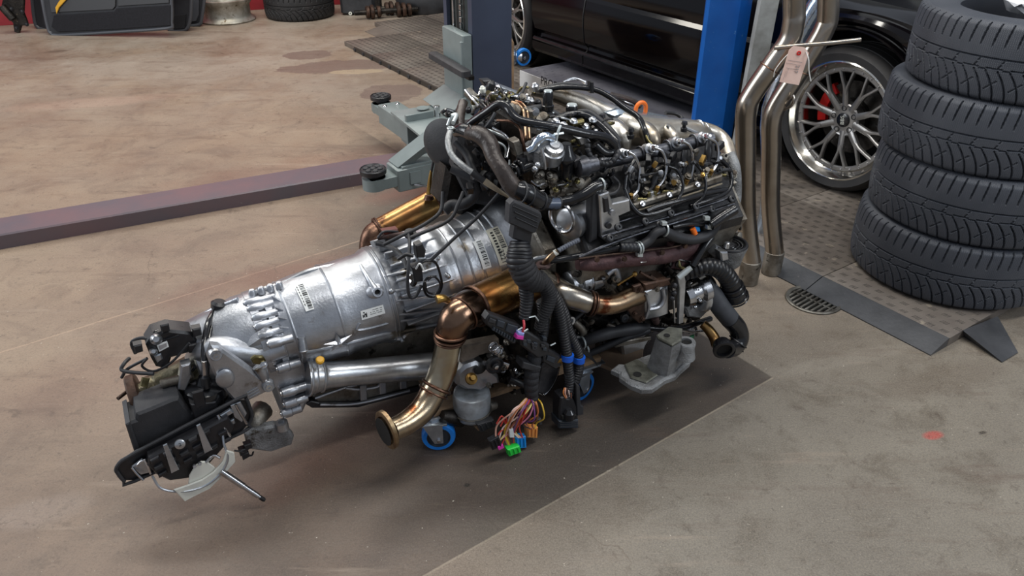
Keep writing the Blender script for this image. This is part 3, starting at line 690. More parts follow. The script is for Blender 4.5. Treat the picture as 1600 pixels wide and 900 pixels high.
# ---------------- exhaust pipes leaning on the column ----------------
def yz(u, v, y): return Yp(u, v, y)
PY = 2.55
def zpipe(label, pts, wpx, cuff, seam):
    t = thing('exhaust_pipe', label, 'exhaust pipe', pts[0])
    ps = pts; obj('pipe', MB().tube([ps[1]-UP*.0]+ps[2:], wpx, 24, 7), pipe_up, t)
    obj('pipe_cuff', MB().cyl(ps[0], ps[1]+UP*.008, wpx+.003, 24, .08), alud, t)
    d = (seam[1]-seam[0]).normalized(); obj('weld_bead', MB().torus(seam[0], d, wpx+.0005, .0022, 28, 6), burnt, t)
    return t
pipe_up = mat('brushed_tan_exhaust_steel', (178, 170, 160), .27, 1, (152, 142, 130), 5, .05, 40)
b1 = Z(1168, 441); b1.z = .0
def pp(u, v, y=PY): return Yp(u, v, y)
t1 = zpipe('front exhaust pipe standing upright with an S-bend, nearest the engine', [b1, b1+UP*.09+(pp(1166, 300)-b1)*.0]+[pp(1166, 330), pp(1165, 230, 2.54), pp(1166, 172, 2.53), pp(1175, 148, 2.53), pp(1205, 104, 2.52), pp(1232, 65, 2.52), pp(1240, 35, 2.52), pp(1241, 5, 2.52), pp(1240, -120, 2.5)], .035, None, (pp(1203, 106, 2.52), pp(1232, 65, 2.52)))
b2 = Z(1204, 426)
t2 = zpipe('second exhaust pipe with the pink tag, standing upright right of the first', [b2, b2+UP*.09]+[pp(1204, 320, 2.62), pp(1205, 230, 2.61), pp(1206, 190, 2.60), pp(1214, 165, 2.60), pp(1240, 124, 2.6), pp(1268, 80, 2.6), pp(1288, 45, 2.6), pp(1294, 15, 2.6), pp(1296, -120, 2.58)], .0345, None, (pp(1250, 110, 2.6), pp(1268, 80, 2.6)))
hk = MB(); hk.tube([pp(1210, 75, 2.49), pp(1250, 71, 2.48), pp(1300, 67, 2.47), pp(1345, 62, 2.46)], .007, 10, 2); obj('hanger_rod', hk, pipe_up, t1)
obj('hanger_bracket', MB().tube([pp(1228, 158, 2.58), pp(1240, 150, 2.55), pp(1237, 165, 2.55), pp(1222, 172, 2.58)], .005, 8, 3), pipe_up, t2)
# tag
tp0 = [pp(u, v, 2.44) for u, v in ((1218, 128), (1248, 133), (1264, 83), (1257, 74), (1240, 72), (1233, 78))]
tg = thing('paper_tag', 'pink paper tag tied with white string to the exhaust pipe hanger', 'tag', pp(1240, 132, 2.44))
tagp = obj('tag_card', MB().prism(tp0, Vector((0, .0012, 0))), pink, tg)
tx = (tp0[1]-tp0[0]).normalized(); ty_ = (tp0[2]-tp0[1]).normalized(); off = Vector((0, -.0016, 0))
ht = pp(1248, 83, 2.44); obj('reinforcing_ring', MB().torus(ht+off, Vector((0, 1, 0)), .005, .0022, 20, 6), redc, tg)
dots = MB()
for k in range(14): dots.box(pp(1238, 95, 2.4385)+tx*(-.012+k*.0033)*1+tx*.0, .0018, .0006, .0018, X=tx)
for k, (u, v, l) in enumerate(((1240, 100, .05), (1237, 107, .035))): dots.box(pp(u, v, 2.4385), l, .0006, .0007, X=tx)
for k in range(2): dots.box(pp(1226+k*4, 118-k*4, 2.4385), .0006, .0006, .03, X=tx)
obj('printed_lines', dots, inkg, tg)
text('217', .016, pp(1245, 108, 2.438), -ty_, tx, inkg, tg, name='handwriting')
stg = MB(); stg.tube([ht+off, pp(1244, 76, 2.45), pp(1228, 88, 2.46), pp(1212, 108, 2.46), pp(1209, 120, 2.465)], .0016, 6, 4)
stg.tube([ht+off, pp(1255, 75, 2.45), pp(1263, 90, 2.43), pp(1264, 110, 2.43), pp(1267, 127, 2.43)], .0016, 6, 4)
obj('string', stg, string, tg)
# foil-wrapped duct + pale post behind the pipes
fd = MB(); prs = [pp(1200, 330, 2.9), pp(1203, 250, 2.9), pp(1204, 170, 2.88), pp(1236, 90, 2.86), pp(1262, 30, 2.85)]
f0 = Vector((prs[0].x-.01, 2.92, 0)); X_ = Vector((1, 0, 0))
fd.tube([f0, prs[0], prs[1], prs[2], prs[3], prs[4], prs[4]+UP*.3+X_*.15], .034, 14, 3)
fo = obj('foil_wrapped_duct', fd, foil); tag(fo, 'silver foil wrapped duct standing between the two exhaust pipes', 'duct')
gp0 = MB(); a, b = Yp(1184, 105, 3.35), Yp(1208, -100, 3.35)
wv = Vector((.075, 0, 0)); bs = Vector((a.x-.05, 3.36, 0))
gp0.rings([[bs, bs+wv, bs+wv+Vector((0, .05, 0)), bs+Vector((0, .05, 0))][::-1], [b, b+wv, b+wv+Vector((0, .05, 0)), b+Vector((0, .05, 0))][::-1]])
tag(obj('steel_post', gp0, greyp), 'pale grey flat steel post leaning beside the blue lift column', 'post')
# ---------------- spare dolly standing on end ----------------
dd = Z(800, 195); t = thing('furniture_dolly', 'wooden dolly standing on end beside the navy lift column, one blue caster showing', 'dolly', dd)
yb = dd.y+.02
obj('deck_board', MB().rings([[Yp(794, 62, yb)*1, Yp(803, 66, yb), Vector((Yp(803, 66, yb).x, yb, 0)), Vector((Yp(794, 62, yb).x, yb, 0))], [p+Vector((-.06, .45, 0)) for p in (Yp(794, 62, yb), Yp(803, 66, yb), Vector((Yp(803, 66, yb).x, yb, 0)), Vector((Yp(794, 62, yb).x, yb, 0)))]]), wood, t)
obj('deck_facing', MB().rings([[p+Vector((-.022, -.001, 0)) for p in (Yp(794, 64, yb), Yp(796, 64, yb), Vector((Yp(797, 66, yb).x, yb, 0)), Vector((Yp(794, 62, yb).x, yb, 0)))], [p+Vector((-.08, .44, 0)) for p in (Yp(794, 64, yb), Yp(796, 64, yb), Vector((Yp(797, 66, yb).x, yb, 0)), Vector((Yp(794, 62, yb).x, yb, 0)))]]), matd, t)
def caster_wheel(c, ax, r, parent, wd=.03):
    w_ = obj('tread', MB().lathe(c-ax*wd/2, ax, [(0, r*.70), (0, r*.93), (wd*.2, r), (wd*.8, r), (wd, r*.93), (wd, r*.70)], 36, cap=(False, False)), bluer, parent)
    h = obj('wheel_core', MB().lathe(c-ax*wd/2, ax, [(wd*.12, r*.3), (wd*.12, r*.62), (0, r*.66), (0, r*.71), (wd, r*.71), (wd, r*.66), (wd*.88, r*.62), (wd*.88, r*.3)], 36, cap=(True, True)), wheelhub, parent)
    a = obj('axle_bolt', MB().hexbolt(c+ax*wd*.75, ax, r*.14, .008), steel, parent); return w_
cw = Yp(817, 89, yb+.12)
caster_wheel(cw, Vector((.45, -.89, 0)).normalized(), .05, t)
hn = MB(); hn.lathe(Vector((cw.x-.06, cw.y, cw.z)), Vector((1, 0, 0)), [(0, .045), (.01, .045), (.02, .034), (.055, .03)], 20); obj('caster_housing', hn, zinc, t)
# ---------------- things along the red wall ----------------
def planep(u, v, p0, nrm): return PLN(u, v, nrm, p0.dot(nrm))
trn = Vector((-.10, -.99, .10)).normalized()
def big_tray(label, outer, y, inner):
    p0 = Yp(outer[0][0], outer[0][1], y); pts = [planep(u, v, p0, trn) for u, v in outer]
    lo = min(pts, key=lambda p: p.z); sh = Vector((0, 0, -lo.z+.001))
    t = thing('boot_tray', label, 'tray', (sum((p.x for p in pts))/len(pts), lo.y, 0))
    pts = [p+sh for p in pts]
    obj('tray_panel', MB().prism(pts, -trn*.03, .004), tray, t)
    c = sum(pts, Vector())/len(pts)
    mb = MB(); mb.tube(pts+[pts[0]], .014, 8, 3); obj('raised_rim', mb, trayl, t)
    for poly, m_, nm, dz in inner:
        q_ = [planep(u, v, p0+trn*dz, trn)+sh for u, v in poly]; obj(nm, MB().prism(q_, -trn*.012, .003), m_, t)
    return t
big_tray('large black boot liner tray leaning on the red wall, yellow decal on it', [(80, 52), (75, 44), (66, 0), (60, -40), (262, -60), (268, 0), (268, 35), (262, 44), (180, 50), (92, 55)], 6.62,
  [([(84, 24), (178, 18), (182, 13), (266, 8), (266, 40), (180, 46), (90, 50), (80, 42)], carpet, 'carpet_panel', .02),
   ([(80, 20), (176, 15), (180, 10), (181, -40), (70, -40)], mat('dark_grey_tray', (58, 59, 62), .5), 'recess_panel', .012),
   ([(184, 10), (264, 5), (262, -40), (184, -40)], mat('grey_tray_pocket', (54, 55, 58), .5), 'recess_panel', .012),
   ([(88, 22), (92, 12), (103, 0), (108, -8), (102, -8), (92, 2), (86, 12)], yel, 'yellow_decal', .03)])
big_tray('smaller black tray peeking out right of the large boot liner', [(262, 36), (280, 36), (292, 30), (296, 0), (292, -30), (255, -30)], 6.78, [([(268, 34), (286, 33), (288, 10), (268, 12)], carpet, 'carpet_panel', .015)])
big_tray('grey-black tray standing behind the others beside the old wheel rim', [(288, 30), (308, 28), (313, 18), (316, -30), (284, -30)], 6.95, [([(290, 24), (304, 22), (308, 12), (308, -20), (290, -20)], trayl, 'recess_panel', .012)])
big_tray('black tray edge showing left of the large boot liner', [(60, 41), (53, 30), (50, -20), (72, -20), (82, 41)], 6.86, [])
# black bracket far left
t = thing('suspension_bracket', 'black drilled steel bracket leaning at the far left by the red wall', 'bracket', Yp(27, 52, 6.55)*Vector((1, 1, 0)).length*0+Z(27, 52))
yk = Z(27, 52).y
def yq(poly, y, d, ch=.004): return MB().prism([Yp(u, v, y) for u, v in poly], Vector((0, d, 0)), ch)
obj('bracket_plate', yq([(22, 50), (29, 52), (33, 40), (43, 40), (41, 33), (36, 20), (37, 2), (30, -20), (8, -20), (2, 8), (14, 30), (20, 36)], yk, .03), dirt, t)
obj('strut', MB().tube([Yp(2, 10, yk-.02), Yp(20, 30, yk-.02)], .03, 10, 1), dirt, t)
for u, v in ((26, 44), (42, 38), (18, 14), (35, 18)): obj('bracket_bolt', MB().hexbolt(Yp(u, v, yk-.002), Vector((0, -1, 0)), .012), blk, t)
# old rim lying on its side
rp = Z(357, 31); t = thing('wheel_rim', 'dusty silver wheel rim lying flat by the red wall, left of the tyre', 'wheel rim', rp)
rr = .235
obj('rim_barrel', MB().lathe(rp+UP*.0, UP, [(0, rr), (.012, rr+.008), (.02, rr), (.035, rr-.025), (.05, rr-.032), (.13, rr-.03), (.16, rr-.012), (.175, rr+.002), (.19, rr+.006), (.195, rr-.004), (.17, rr-.03), (.05, rr-.06), (0, rr-.03)], 48, cap=(False, False)), oldrim, t)
obj('rim_face', MB().lathe(rp+UP*.02, UP, [(0, .05), (.03, rr-.05), (.05, rr-.05), (.02, .05)], 40), oldrim, t)
# tyre lying flat
tp_ = Z(470, 24); me2 = bare(tyre(.315, .225, .2, 500, 40, 40), tyrew)
o = bpy.data.objects.new('tyre', me2); COL.objects.link(o); o.location = tp_+UP*.115; tag(o, 'single black tyre with V-shaped tread lying flat by the back wall', 'tyre')
# dark parts at the back
def clutter(name, label, cat, u, v, build):
    p = Z(u, v); t = thing(name, label, cat, p); build(t, p); return t
def b_box(t, p):
    obj('case', MB().box(p+Vector((0, .1, .14)), .32, .22, .26), blkm, t)
    obj('case_lid', MB().box(p+Vector((0, .1, .275)), .34, .24, .03), blk, t)
    for dx, dz in ((-.07, .02), (.09, .03), (.02, .16)): obj('white_washer', MB().lathe(p+Vector((dx, -.012, dz)), Vector((0, -1, 0)), [(0, .016), (.006, .016), (.006, .006), (0, .006)], 16), cream, t)
    obj('side_rod', MB().tube([p+Vector((.2, .05, 0)), p+Vector((.2, .05, .4))], .018, 8, 1), dirt, t)
clutter('toolbox', 'black box with white round washers left of the axle shafts', 'box', 560, 24, b_box)
def axle(t, p):
    d = Vector((.9, .3, 0)).normalized(); c = p+UP*.06
    obj('axle_tube', MB().cyl(c-d*.28, c+d*.3, .022, 14), dirt, t)
    for k, r_ in ((-.16, .055), (-.12, .062), (-.06, .05), (.12, .06), (.17, .064), (.22, .056)): obj('hub_ring', MB().cyl(c+d*(k-.017), c+d*(k+.017), r_, 22), rustd, t)
clutter('axle_shaft', 'greasy brown axle shaft with stepped hubs, left one by the back wall', 'axle', 603, 28, axle)
clutter('axle_shaft', 'greasy brown axle shaft with stepped hubs, right one beside the black bag', 'axle', 632, 22, axle)
def bag(t, p):
    q = MB(); Rr = []
    for i, (z, s_) in enumerate(((0, .9), (.02, 1), (.12, 1.04), (.2, .95), (.24, .8))):
        ring = []
        for k in range(24):
            a = 2*pi*k/24; e = 1+.04*sin(5*a+i); ring.append(p+Vector((cos(a)*.42*s_*e+.1, sin(a)*.18*s_*e+.15, z+.012*sin(3*a+i))))
        Rr.append(ring)
    q.rings(Rr); obj('bag_body', q, rub, t)
    for k in range(5): a = k*.17-.2; obj('loose_strap', MB().tube([p+Vector((a, .02, .2)), p+Vector((a+.06, .05, .27)), p+Vector((a+.16, .16, .22)), p+Vector((a+.25, .1, .25))], .012, 7, 4), blkm if k % 2 else rustd, t)
clutter('tool_bag', 'slumped black bag with loose straps at the end of the far tiles', 'bag', 672, 24, bag)
def drive(t, p):
    for k in range(4):
        d = Vector((cos(k*.9), sin(k*.9)*.5, 0)); c = p+Vector((k*.14-.2, .1+.05*k, .05+.03*(k % 2))); obj('pipe_piece', MB().cyl(c-d*.18, c+d*.18, .035, 12), dirt if k % 2 else blkm, t)
clutter('scrap_part', 'heap of black and brown scrap parts lying against the back wall', 'scrap', 620, 2, drive)
# ---------------- dolly under the engine ----------------
dl = L(-.1, .15, 0)
t = thing('wheeled_dolly', 'low plywood dolly on blue-tyred casters carrying the engine', 'dolly', dl)
ZB = .112
obj('deck_board', MB().box(L(-.09, .235, ZB+.007), .56, .05, .016, X=AX, Y=NX*-1), wood, t)
obj('deck_board', MB().box(L(-.09, -.215, ZB+.007), .56, .07, .016, X=AX, Y=NX*-1), wood, t)
for a_ in (.17, -.3): obj('deck_board', MB().box(L(a_, .0, ZB+.007), .07, .36, .016, X=AX, Y=NX*-1), wood, t)
for a_, s_ in ((.16, .235), (-.33, .235), (.12, -.2), (-.31, -.2)): obj('caster_plate', MB().box(L(a_, s_, ZB-.006), .08, .07, .008, X=AX, Y=NX*-1), zinc, t)
for u, v, r in ((685, 675, .047), (908, 590, .047)):
    c = E(u, v, .262); c.z = .0475; ax = (NX*.9+AX*-.35).normalized() if u < 800 else (NX*.95+AX*.25).normalized()
    wh = caster_wheel(c, ax, r, t)
    f = MB()
    for s_ in (-1, 1):
        o_ = c+ax*s_*.022; b_ = ax.cross(UP).normalized()
        f.prism([o_+b_*-.012-UP*.012, o_+b_*.012-UP*.012, o_+b_*.04+UP*.05, o_-b_*.012+UP*.05], ax*.003)
    f.box(c+UP*.052+ax.cross(UP)*.01, .07, .05, .005, X=ax.cross(UP), Y=ax); obj('caster_fork', f, zinc, t)
for a_, s_ in ((-.31, -.2), (.11, -.2)): caster_wheel(L(a_, s_, .0475), NX, .047, t)
# brown board under the engine front
tag(obj('fibreboard_sheet', MB().prism([Z(930, 566, .11), Z(958, 577, .105), Z(1004, 560, .105), Z(1010, 500, .11), Z(930, 520, .11)], UP*-.012, .002), cardb), 'brown fibreboard corner sticking out under the engine mount bracket', 'board')

# ---------------- the engine with its gearbox: one bolted unit ----------------
EN = thing('engine', 'V8 engine with automatic gearbox, exhausts and cut wiring harness, resting on a low dolly', 'engine', L(-.1, 0, .0))
def part(n, mb, m, par=None, **k): return obj(n, mb, m, par or EN, **k)
# ----- gearbox frame -----
G1 = E(790, 395, 0); G0 = E(330, 548, 0); GD = (G1-G0).normalized(); GN = (NX-GD*NX.dot(GD)).normalized(); GU = GN.cross(GD)
if GU.z < 0: GU = -GU
def G(g, ang, r): return G1 + GD*g + (GN*cos(radians(ang)) + GU*sin(radians(ang)))*r
def gs(u, v, r):
    "where the sight line (u,v) meets the gearbox barrel of radius r"
    d = ray(u, v); o = CAM-G1; dp = d-GD*d.dot(GD); op = o-GD*o.dot(GD)
    a = dp.dot(dp); b = 2*dp.dot(op); c = op.dot(op)-r*r; D = b*b-4*a*c
    t_ = (-b-sqrt(D))/(2*a) if D > 0 else -b/(2*a); return CAM+d*t_
def gg_(p):
    q = p-G1; g = q.dot(GD); q -= GD*g; return g, math.degrees(atan2(q.dot(GU), q.dot(GN)))
mb = MB(); rp_ = [(.03, .17), (.0, .175), (-.03, .165), (-.045, .15), (-.07, .146), (-.09, .15), (-.1, .146), (-.16, .142), (-.175, .146), (-.19, .142), (-.215, .141), (-.225, .148), (-.25, .148), (-.262, .139), (-.37, .128), (-.385, .138), (-.415, .138), (-.43, .130), (-.52, .129), (-.535, .132), (-.55, .129), (-.62, .126), (-.66, .121), (-.70, .113), (-.73, .108)]
mb.lathe(G1, GD, [(h, r) for h, r in rp_][::-1], 72); gb = part('gearbox_case', mb, alu)
# recessed ribbed zone between g -.22 and -.37 : longitudinal ribs
mb = MB()
for k in range(14):
    a_ = -10+k*17; p = G(-.30, a_, .140); mb.box(p, .15, .006, .022, X=GD, Y=(GN*-sin(radians(a_))+GU*cos(radians(a_))), ch=.002)
obj('case_rib', mb, alu, gb)
# tail cone and side casting
mb = MB(); mb.lathe(G1, GD, [(h, r) for h, r in ((-.905, .085), (-.90, .093), (-.85, .102), (-.80, .112), (-.775, .118), (-.735, .118), (-.73, .112))], 56); tail = part('gearbox_tail_housing', mb, alu)
mb = MB(); mb.tr([(372, 468, -.0), (340, 481, -.02), (322, 490, -.03)], [9, 9, 8]); mb.tr([(300, 560, .03), (335, 545, .09), (400, 552, .09), (445, 540, .1)], [24, 40, 42, 36], 16, 4)
obj('casting_swell', mb, alu, tail)
# lower casting below the barrel
mb = MB(); mb.tp([(415, 515), (452, 520), (480, 560), (490, 612), (474, 648), (440, 648), (425, 610), (400, 600), (350, 560)], .11, .2, .012)
lowc = part('front_axle_casting', mb, alu)
obj('case_underside', MB().tp([(478, 548), (520, 538), (600, 518), (700, 498), (770, 500), (770, 580), (700, 596), (560, 628), (490, 622)], .065, .17, .012), alud, lowc)
# rounded side shaft tube
mb = MB(); tb = [E(478, 589, .12), E(500, 587, .12), E(520, 585, .12), E(600, 578, .12), E(700, 569, .12), E(760, 562, .12)]
mb.tube(tb, [W(tb[0], 56)/2, W(tb[1], 50)/2, W(tb[2], 42)/2, W(tb[3], 41)/2, W(tb[4], 44)/2, W(tb[5], 46)/2], 28, 5)
stb = part('side_shaft_tube', mb, alu2)
td = (tb[3]-tb[1]).normalized(); mb = MB()
for u, v, w_ in ((482, 590, 58), (490, 588, 53), (502, 587, 52)): c = E(u, v, .12); mb.torus(c, td, W(c, w_)/2-.002, .0035, 36, 8)
obj('tube_collar', mb, alu2, stb)
c = E(500, 564, .15); obj('filler_cap', MB().lathe(c, (UP+NX*.5), [(0, .011), (.007, .011), (.010, .008)], 18), yel, stb)
# bosses around the joint
up_b = [((382, 475), (430, 464)), ((388, 484), (428, 474)), ((395, 498), (434, 487)), ((399, 512), (436, 500)), ((404, 526), (441, 514))]
lo_b = [((419, 538), (457, 528)), ((433, 577), (469, 566)), ((440, 615), (479, 603)), ((444, 632), (480, 620)), ((440, 647), (470, 637))]
for (a_, b_), w_, s_ in [(x, 15, None) for x in up_b] + [(x, 17, .125) for x in lo_b]:
    pa = gs(*a_, .116) if s_ is None else E(*a_, s_); pb = gs(*b_, .118) if s_ is None else E(*b_, s_)
    r = W(pa, w_)/2; d_ = (pb-pa); m_ = MB(); m_.lathe(pa, d_, [(0, r*.75), (.002, r*.9), (.014, r), (d_.length*.5, r*1.02), (d_.length*.55, r*.85), (d_.length, r*.85)], 18)
    bo = obj('bolt_boss', m_, alu, EN); obj('bolt_head', MB().lathe(pa, -d_.normalized(), [(0, r*.55), (.003, r*.55), (.004, r*.3)], 12), steel, bo)
# flange ring plates at joint
mb = MB()
for g_, w_ in ((-.735, .012), (-.70, .010)): mb.lathe(G1+GD*g_, GD, [(-w_, .114), (-w_+.002, .121), (w_-.002, .121), (w_, .114)], 60, cap=(True, True))
obj('joint_flange', mb, alu, gb)
# fins right of the joint
mb = MB()
for u0, v0, u1, v1 in ((430, 482, 444, 483), (434, 496, 449, 497), (436, 510, 452, 511), (425, 466, 440, 470)):
    p, q = gs(u0, v0, .12), gs(u1, v1, .12); n_ = (p-G1-GD*(p-G1).dot(GD)).normalized(); mb.rings([[p-n_*.01, p+n_*.012, q-n_*.002, q-n_*.01], [x+GD.cross(n_)*.004 for x in (p-n_*.01, p+n_*.012, q-n_*.002, q-n_*.01)]])
obj('case_fin', mb, alu, gb)
# silver rail running along the top
mb = MB(); rl = [gs(u, v, .133) for u, v in ((272, 497), )][:0]
pts = [(346, 486, -.02), (400, 456, -.02), (440, 444, -.02), (480, 425, -.02), (520, 416, -.02), (575, 405, -.02), (610, 396, -.02), (650, 382, -.02), (672, 372, -.02)]
mb.tr(pts, [7, 8, 9, 9, 9, 9, 9, 8, 7], 8, 4); obj('top_rail', mb, alu2, gb)
mb = MB()
for k in range(4): 
    p = gs(395+k*14, 462-k*4, .122); mb.lathe(p, UP, [(0, .010), (.014, .009), (.018, .006)], 12)
obj('top_stud', mb, alu, gb)
# ring ribs
mb = MB()
for g_, r_ in ((-.06, .150), (-.085, .150), (-.13, .145), (-.165, .145), (-.20, .1415), (-.395, .139), (-.405, .139), (-.54, .131), (-.66, .1215)): mb.torus(G1+GD*g_, GD, r_-.002, .004, 72, 8)
obj('ring_rib', mb, alu, gb)
# spout with long stem
p0, p1_, p2_ = gs(563, 414, .134), gs(575, 434, .136), gs(587, 455, .132); n2 = (p2_-G1-GD*(p2_-G1).dot(GD)).normalized()
mb = MB(); mb.tube([p0, p1_, p2_+n2*.004], [.004, .006, .012], 12, 4); mb.lathe(p2_-n2*.01, (n2+NX*.5), [(0, .02), (.018, .0135), (.03, .0125), (.03, .008), (.012, .008)], 22, cap=(True, False)); mb.ball(p2_, .026, .02, .012, 14, X=GD, Y=GD.cross(n2)); sp_ = obj('vent_spout', mb, alu, EN)
obj('spout_bore', MB().lathe(p2_, (n2+NX*.5), [(.012, .008), (.0135, .008)], 16), hole, sp_)
# cylinder boss lower left
for (ua, va, ub, vb, w_) in ((471, 527, 474, 548, 17),):
    pa, pb = gs(ua, va, .128), gs(ub, vb, .135); m_ = MB().tube([pa, pb], [.010, .0115], 16, 1); bo = obj('dowel_boss', m_, alu, EN); d_ = (pb-pa).normalized()
    obj('dowel_bore', MB().lathe(pb, d_, [(0, .007), (.001, .007)], 14), hole, bo); obj('dowel_rim', MB().torus(pb, d_, .0095, .003, 20, 6), alu2, bo)
# star bosses
def star(u, v, r_, size, name):
    p = gs(u, v, r_); g_, an = gg_(p); n_ = (p-G1-GD*(p-G1).dot(GD)).normalized(); p = p+n_*.004; tx_ = GD; ty2 = n_.cross(GD); m_ = MB(); b = 0
    out = []
    for k in range(10):
        a = pi/2+pi*k/5; R_ = size if k % 2 == 0 else size*.3; out.append(p+(tx_*cos(a)*1.15+ty2*sin(a)*.8)*R_)
    tip = p+n_*.012; b = len(m_.v); m_.v += out+[tip]
    for k in range(10): m_.face((b+k, b+(k+1) % 10, b+10))
    m_.cyl(p, p+n_*.016, .006, 12); obj(name, m_, alu, gb)
star(528, 533, .131, .036, 'star_boss'); star(625, 524, .131, .026, 'star_boss')
# raised ledge rectangle around the small label
def surf_patch(corners, r_, dr, mats, name, par, nu=10, nv=3):
    (ua, va), (ub, vb), (uc, vc), (ud, vd) = corners; m_ = MB(); rows = []
    cs_ = [gg_(gs(u, v, r_)) for u, v in corners]
    for i in range(nu+1):
        row = []
        for j in range(nv+1):
            s_, t_ = i/nu, j/nv
            g_ = (cs_[0][0]*(1-s_)+cs_[1][0]*s_)*(1-t_)+(cs_[3][0]*(1-s_)+cs_[2][0]*s_)*t_; an = (cs_[0][1]*(1-s_)+cs_[1][1]*s_)*(1-t_)+(cs_[3][1]*(1-s_)+cs_[2][1]*s_)*t_
            row.append(G(g_, an, r_+dr))
        rows.append(row)
    b = 0
    for r in rows: m_.v += r
    for i in range(nu):
        for j in range(nv): m_.face((i*(nv+1)+j, (i+1)*(nv+1)+j, (i+1)*(nv+1)+j+1, i*(nv+1)+j+1))
    # make sure the face points outwards
    f = m_.f[0]; nn = (m_.v[f[1]]-m_.v[f[0]]).cross(m_.v[f[2]]-m_.v[f[0]])
    if nn.dot(m_.v[f[0]]-G1-GD*(m_.v[f[0]]-G1).dot(GD)) < 0: m_.f = [x[::-1] for x in m_.f]
    return obj(name, m_, mats, par), cs_
def decal_bars(cs_, r_, bars, par, name='barcode', mt=ink):
    "bars: list of (s0,s1,t0,t1) in label space"
    m_ = MB()
    def at(s_, t_): 
        g_ = (cs_[0][0]*(1-s_)+cs_[1][0]*s_)*(1-t_)+(cs_[3][0]*(1-s_)+cs_[2][0]*s_)*t_; an = (cs_[0][1]*(1-s_)+cs_[1][1]*s_)*(1-t_)+(cs_[3][1]*(1-s_)+cs_[2][1]*s_)*t_
        return G(g_, an, r_)
    for s0, s1_, t0, t1 in bars:
        q = [at(s0, t0), at(s1_, t0), at(s1_, t1), at(s0, t1)]; b = len(m_.v); m_.v += q; nn = (q[1]-q[0]).cross(q[2]-q[0]); f = (b, b+1, b+2, b+3)
        m_.face(f if nn.dot(q[0]-G1-GD*(q[0]-G1).dot(GD)) > 0 else f[::-1])
    return obj(name, m_, mt, par)
rb = random.Random(5)
def code(n, t0, t1, s0=.05, s1=.95):
    out = []; x = s0
    while x < s1:
        w_ = (s1-s0)/n*rb.choice((.5, .5, 1, 1.4)); out.append((x, min(s1, x+w_), t0, t1)); x += w_+(s1-s0)/n*rb.choice((.5, .8, 1.2))
    return out
# label 1: barcode at left
lb, c_ = surf_patch([(459, 447), (478, 487), (491, 483), (474, 443)], .129, .003, white, 'barcode_label', EN); decal_bars(c_, .1326, code(26, .4, .92), lb); decal_bars(c_, .1326, [(.1+.11*k, .1+.11*k+.07, .15, .24) for k in range(7)], lb, 'printed_digits')
# label 2: white data label
lb, c_ = surf_patch([(563, 486), (601, 475), (602, 489), (565, 500)], .130, .002, white, 'data_label', EN)
bars = [(.06+.03*i, .06+.03*i+.03, .2+.12*j, .2+.12*j+.12) for i in range(6) for j in range(5) if rb.random() < .55]; bars += [(.38+.05*k, .38+.05*k+.035, y, y+.07) for y in (.2, .42, .62) for k in range(10) if rb.random() < .8]
decal_bars(c_, .1325, bars, lb, 'printed_code')
# labels 3 and 4 near the bell
lb, c_ = surf_patch([(738, 379), (754, 421), (767, 417), (751, 375)], .142, .005, white, 'barcode_label', EN); decal_bars(c_, .1474, code(30, .35, .9), lb)
lb, c_ = surf_patch([(758, 362), (780, 415), (800, 409), (777, 355)], .148, .005, mat('yellowed_paper_label', (208, 204, 186), .5), 'barcode_label', EN); decal_bars(c_, .1536, code(30, .55, .93, .05, .6)+[(.1+.08*k, .1+.08*k+.05, .2, .42) for k in range(8)], lb)
pt_ = G(c_[1][0]*.62+c_[0][0]*.0+.38*c_[2][0]+0, (c_[1][1]*.8+c_[0][1]*.2), .1548); pn = (pt_-G1-GD*(pt_-G1).dot(GD)).normalized(); ttx = pn.cross(GD)
text('3221', .020, pt_, -ttx if ttx.z > 0 else ttx, GD, ink, lb, ext=.0004)
# long seam, ledge
mb = MB(); mb.tr([(478, 550, .12), (520, 542, .125), (560, 532, .125), (600, 522, .125), (640, 515, .12), (690, 505, .11)], 6, 8, 4); obj('case_seam', mb, alu, gb)
mb = MB(); q = [gs(u, v, .1295) for u, v in ((562, 505), (560, 516), (600, 507), (619, 498), (620, 486))]; mb.tube(q, .004, 8, 4); obj('ledge', mb, alu, gb)
# lower parallel ribs right
mb = MB()
for u0, v0, u1, v1 in ((618, 455, 680, 440), (618, 470, 690, 462), (622, 492, 690, 483), (625, 502, 692, 490), (600, 432, 660, 418), (640, 412, 700, 398)): mb.tr([gs(u0, v0, .136), gs(u1, v1, .138)], 5, 8, 1)
obj('case_rib', mb, alu, gb)
for u, v in ((680, 408), (697, 430), (684, 404), (700, 432), (612, 455)): p = gs(u, v, .145); obj('case_bolt', MB().ball(p, .008, seg=10), alu2, gb)
# oil pan
pn_ = part('oil_pan', MB().tp([(486, 620), (500, 634), (560, 634), (645, 612), (700, 596), (700, 560), (620, 570), (520, 590)], .075, .15, .006), alud)
obj('pan_gasket', MB().tp([(478, 632), (488, 638), (560, 637), (648, 614), (704, 598), (704, 592), (645, 607), (558, 629), (500, 630), (486, 627)], .085, .17, .002), blk, pn_)
for q in ([(492, 622, .085), (520, 612, .085), (560, 600, .085), (640, 588, .085)], [(500, 632, .088), (560, 630, .088), (640, 610, .088)], [(540, 606, .088), (560, 608, .088), (590, 604, .088), (600, 592, .088), (640, 586, .088)]): obj('pan_rib', MB().tr(q, 5, 8, 4), alu, pn_)
for u, v in ((568, 616), (598, 606), (630, 598)): obj('pan_clip', MB().tp([(u-5, v-12), (u+5, v-14), (u+6, v+9), (u-4, v+11)], .097, .02, .002), alu, pn_)
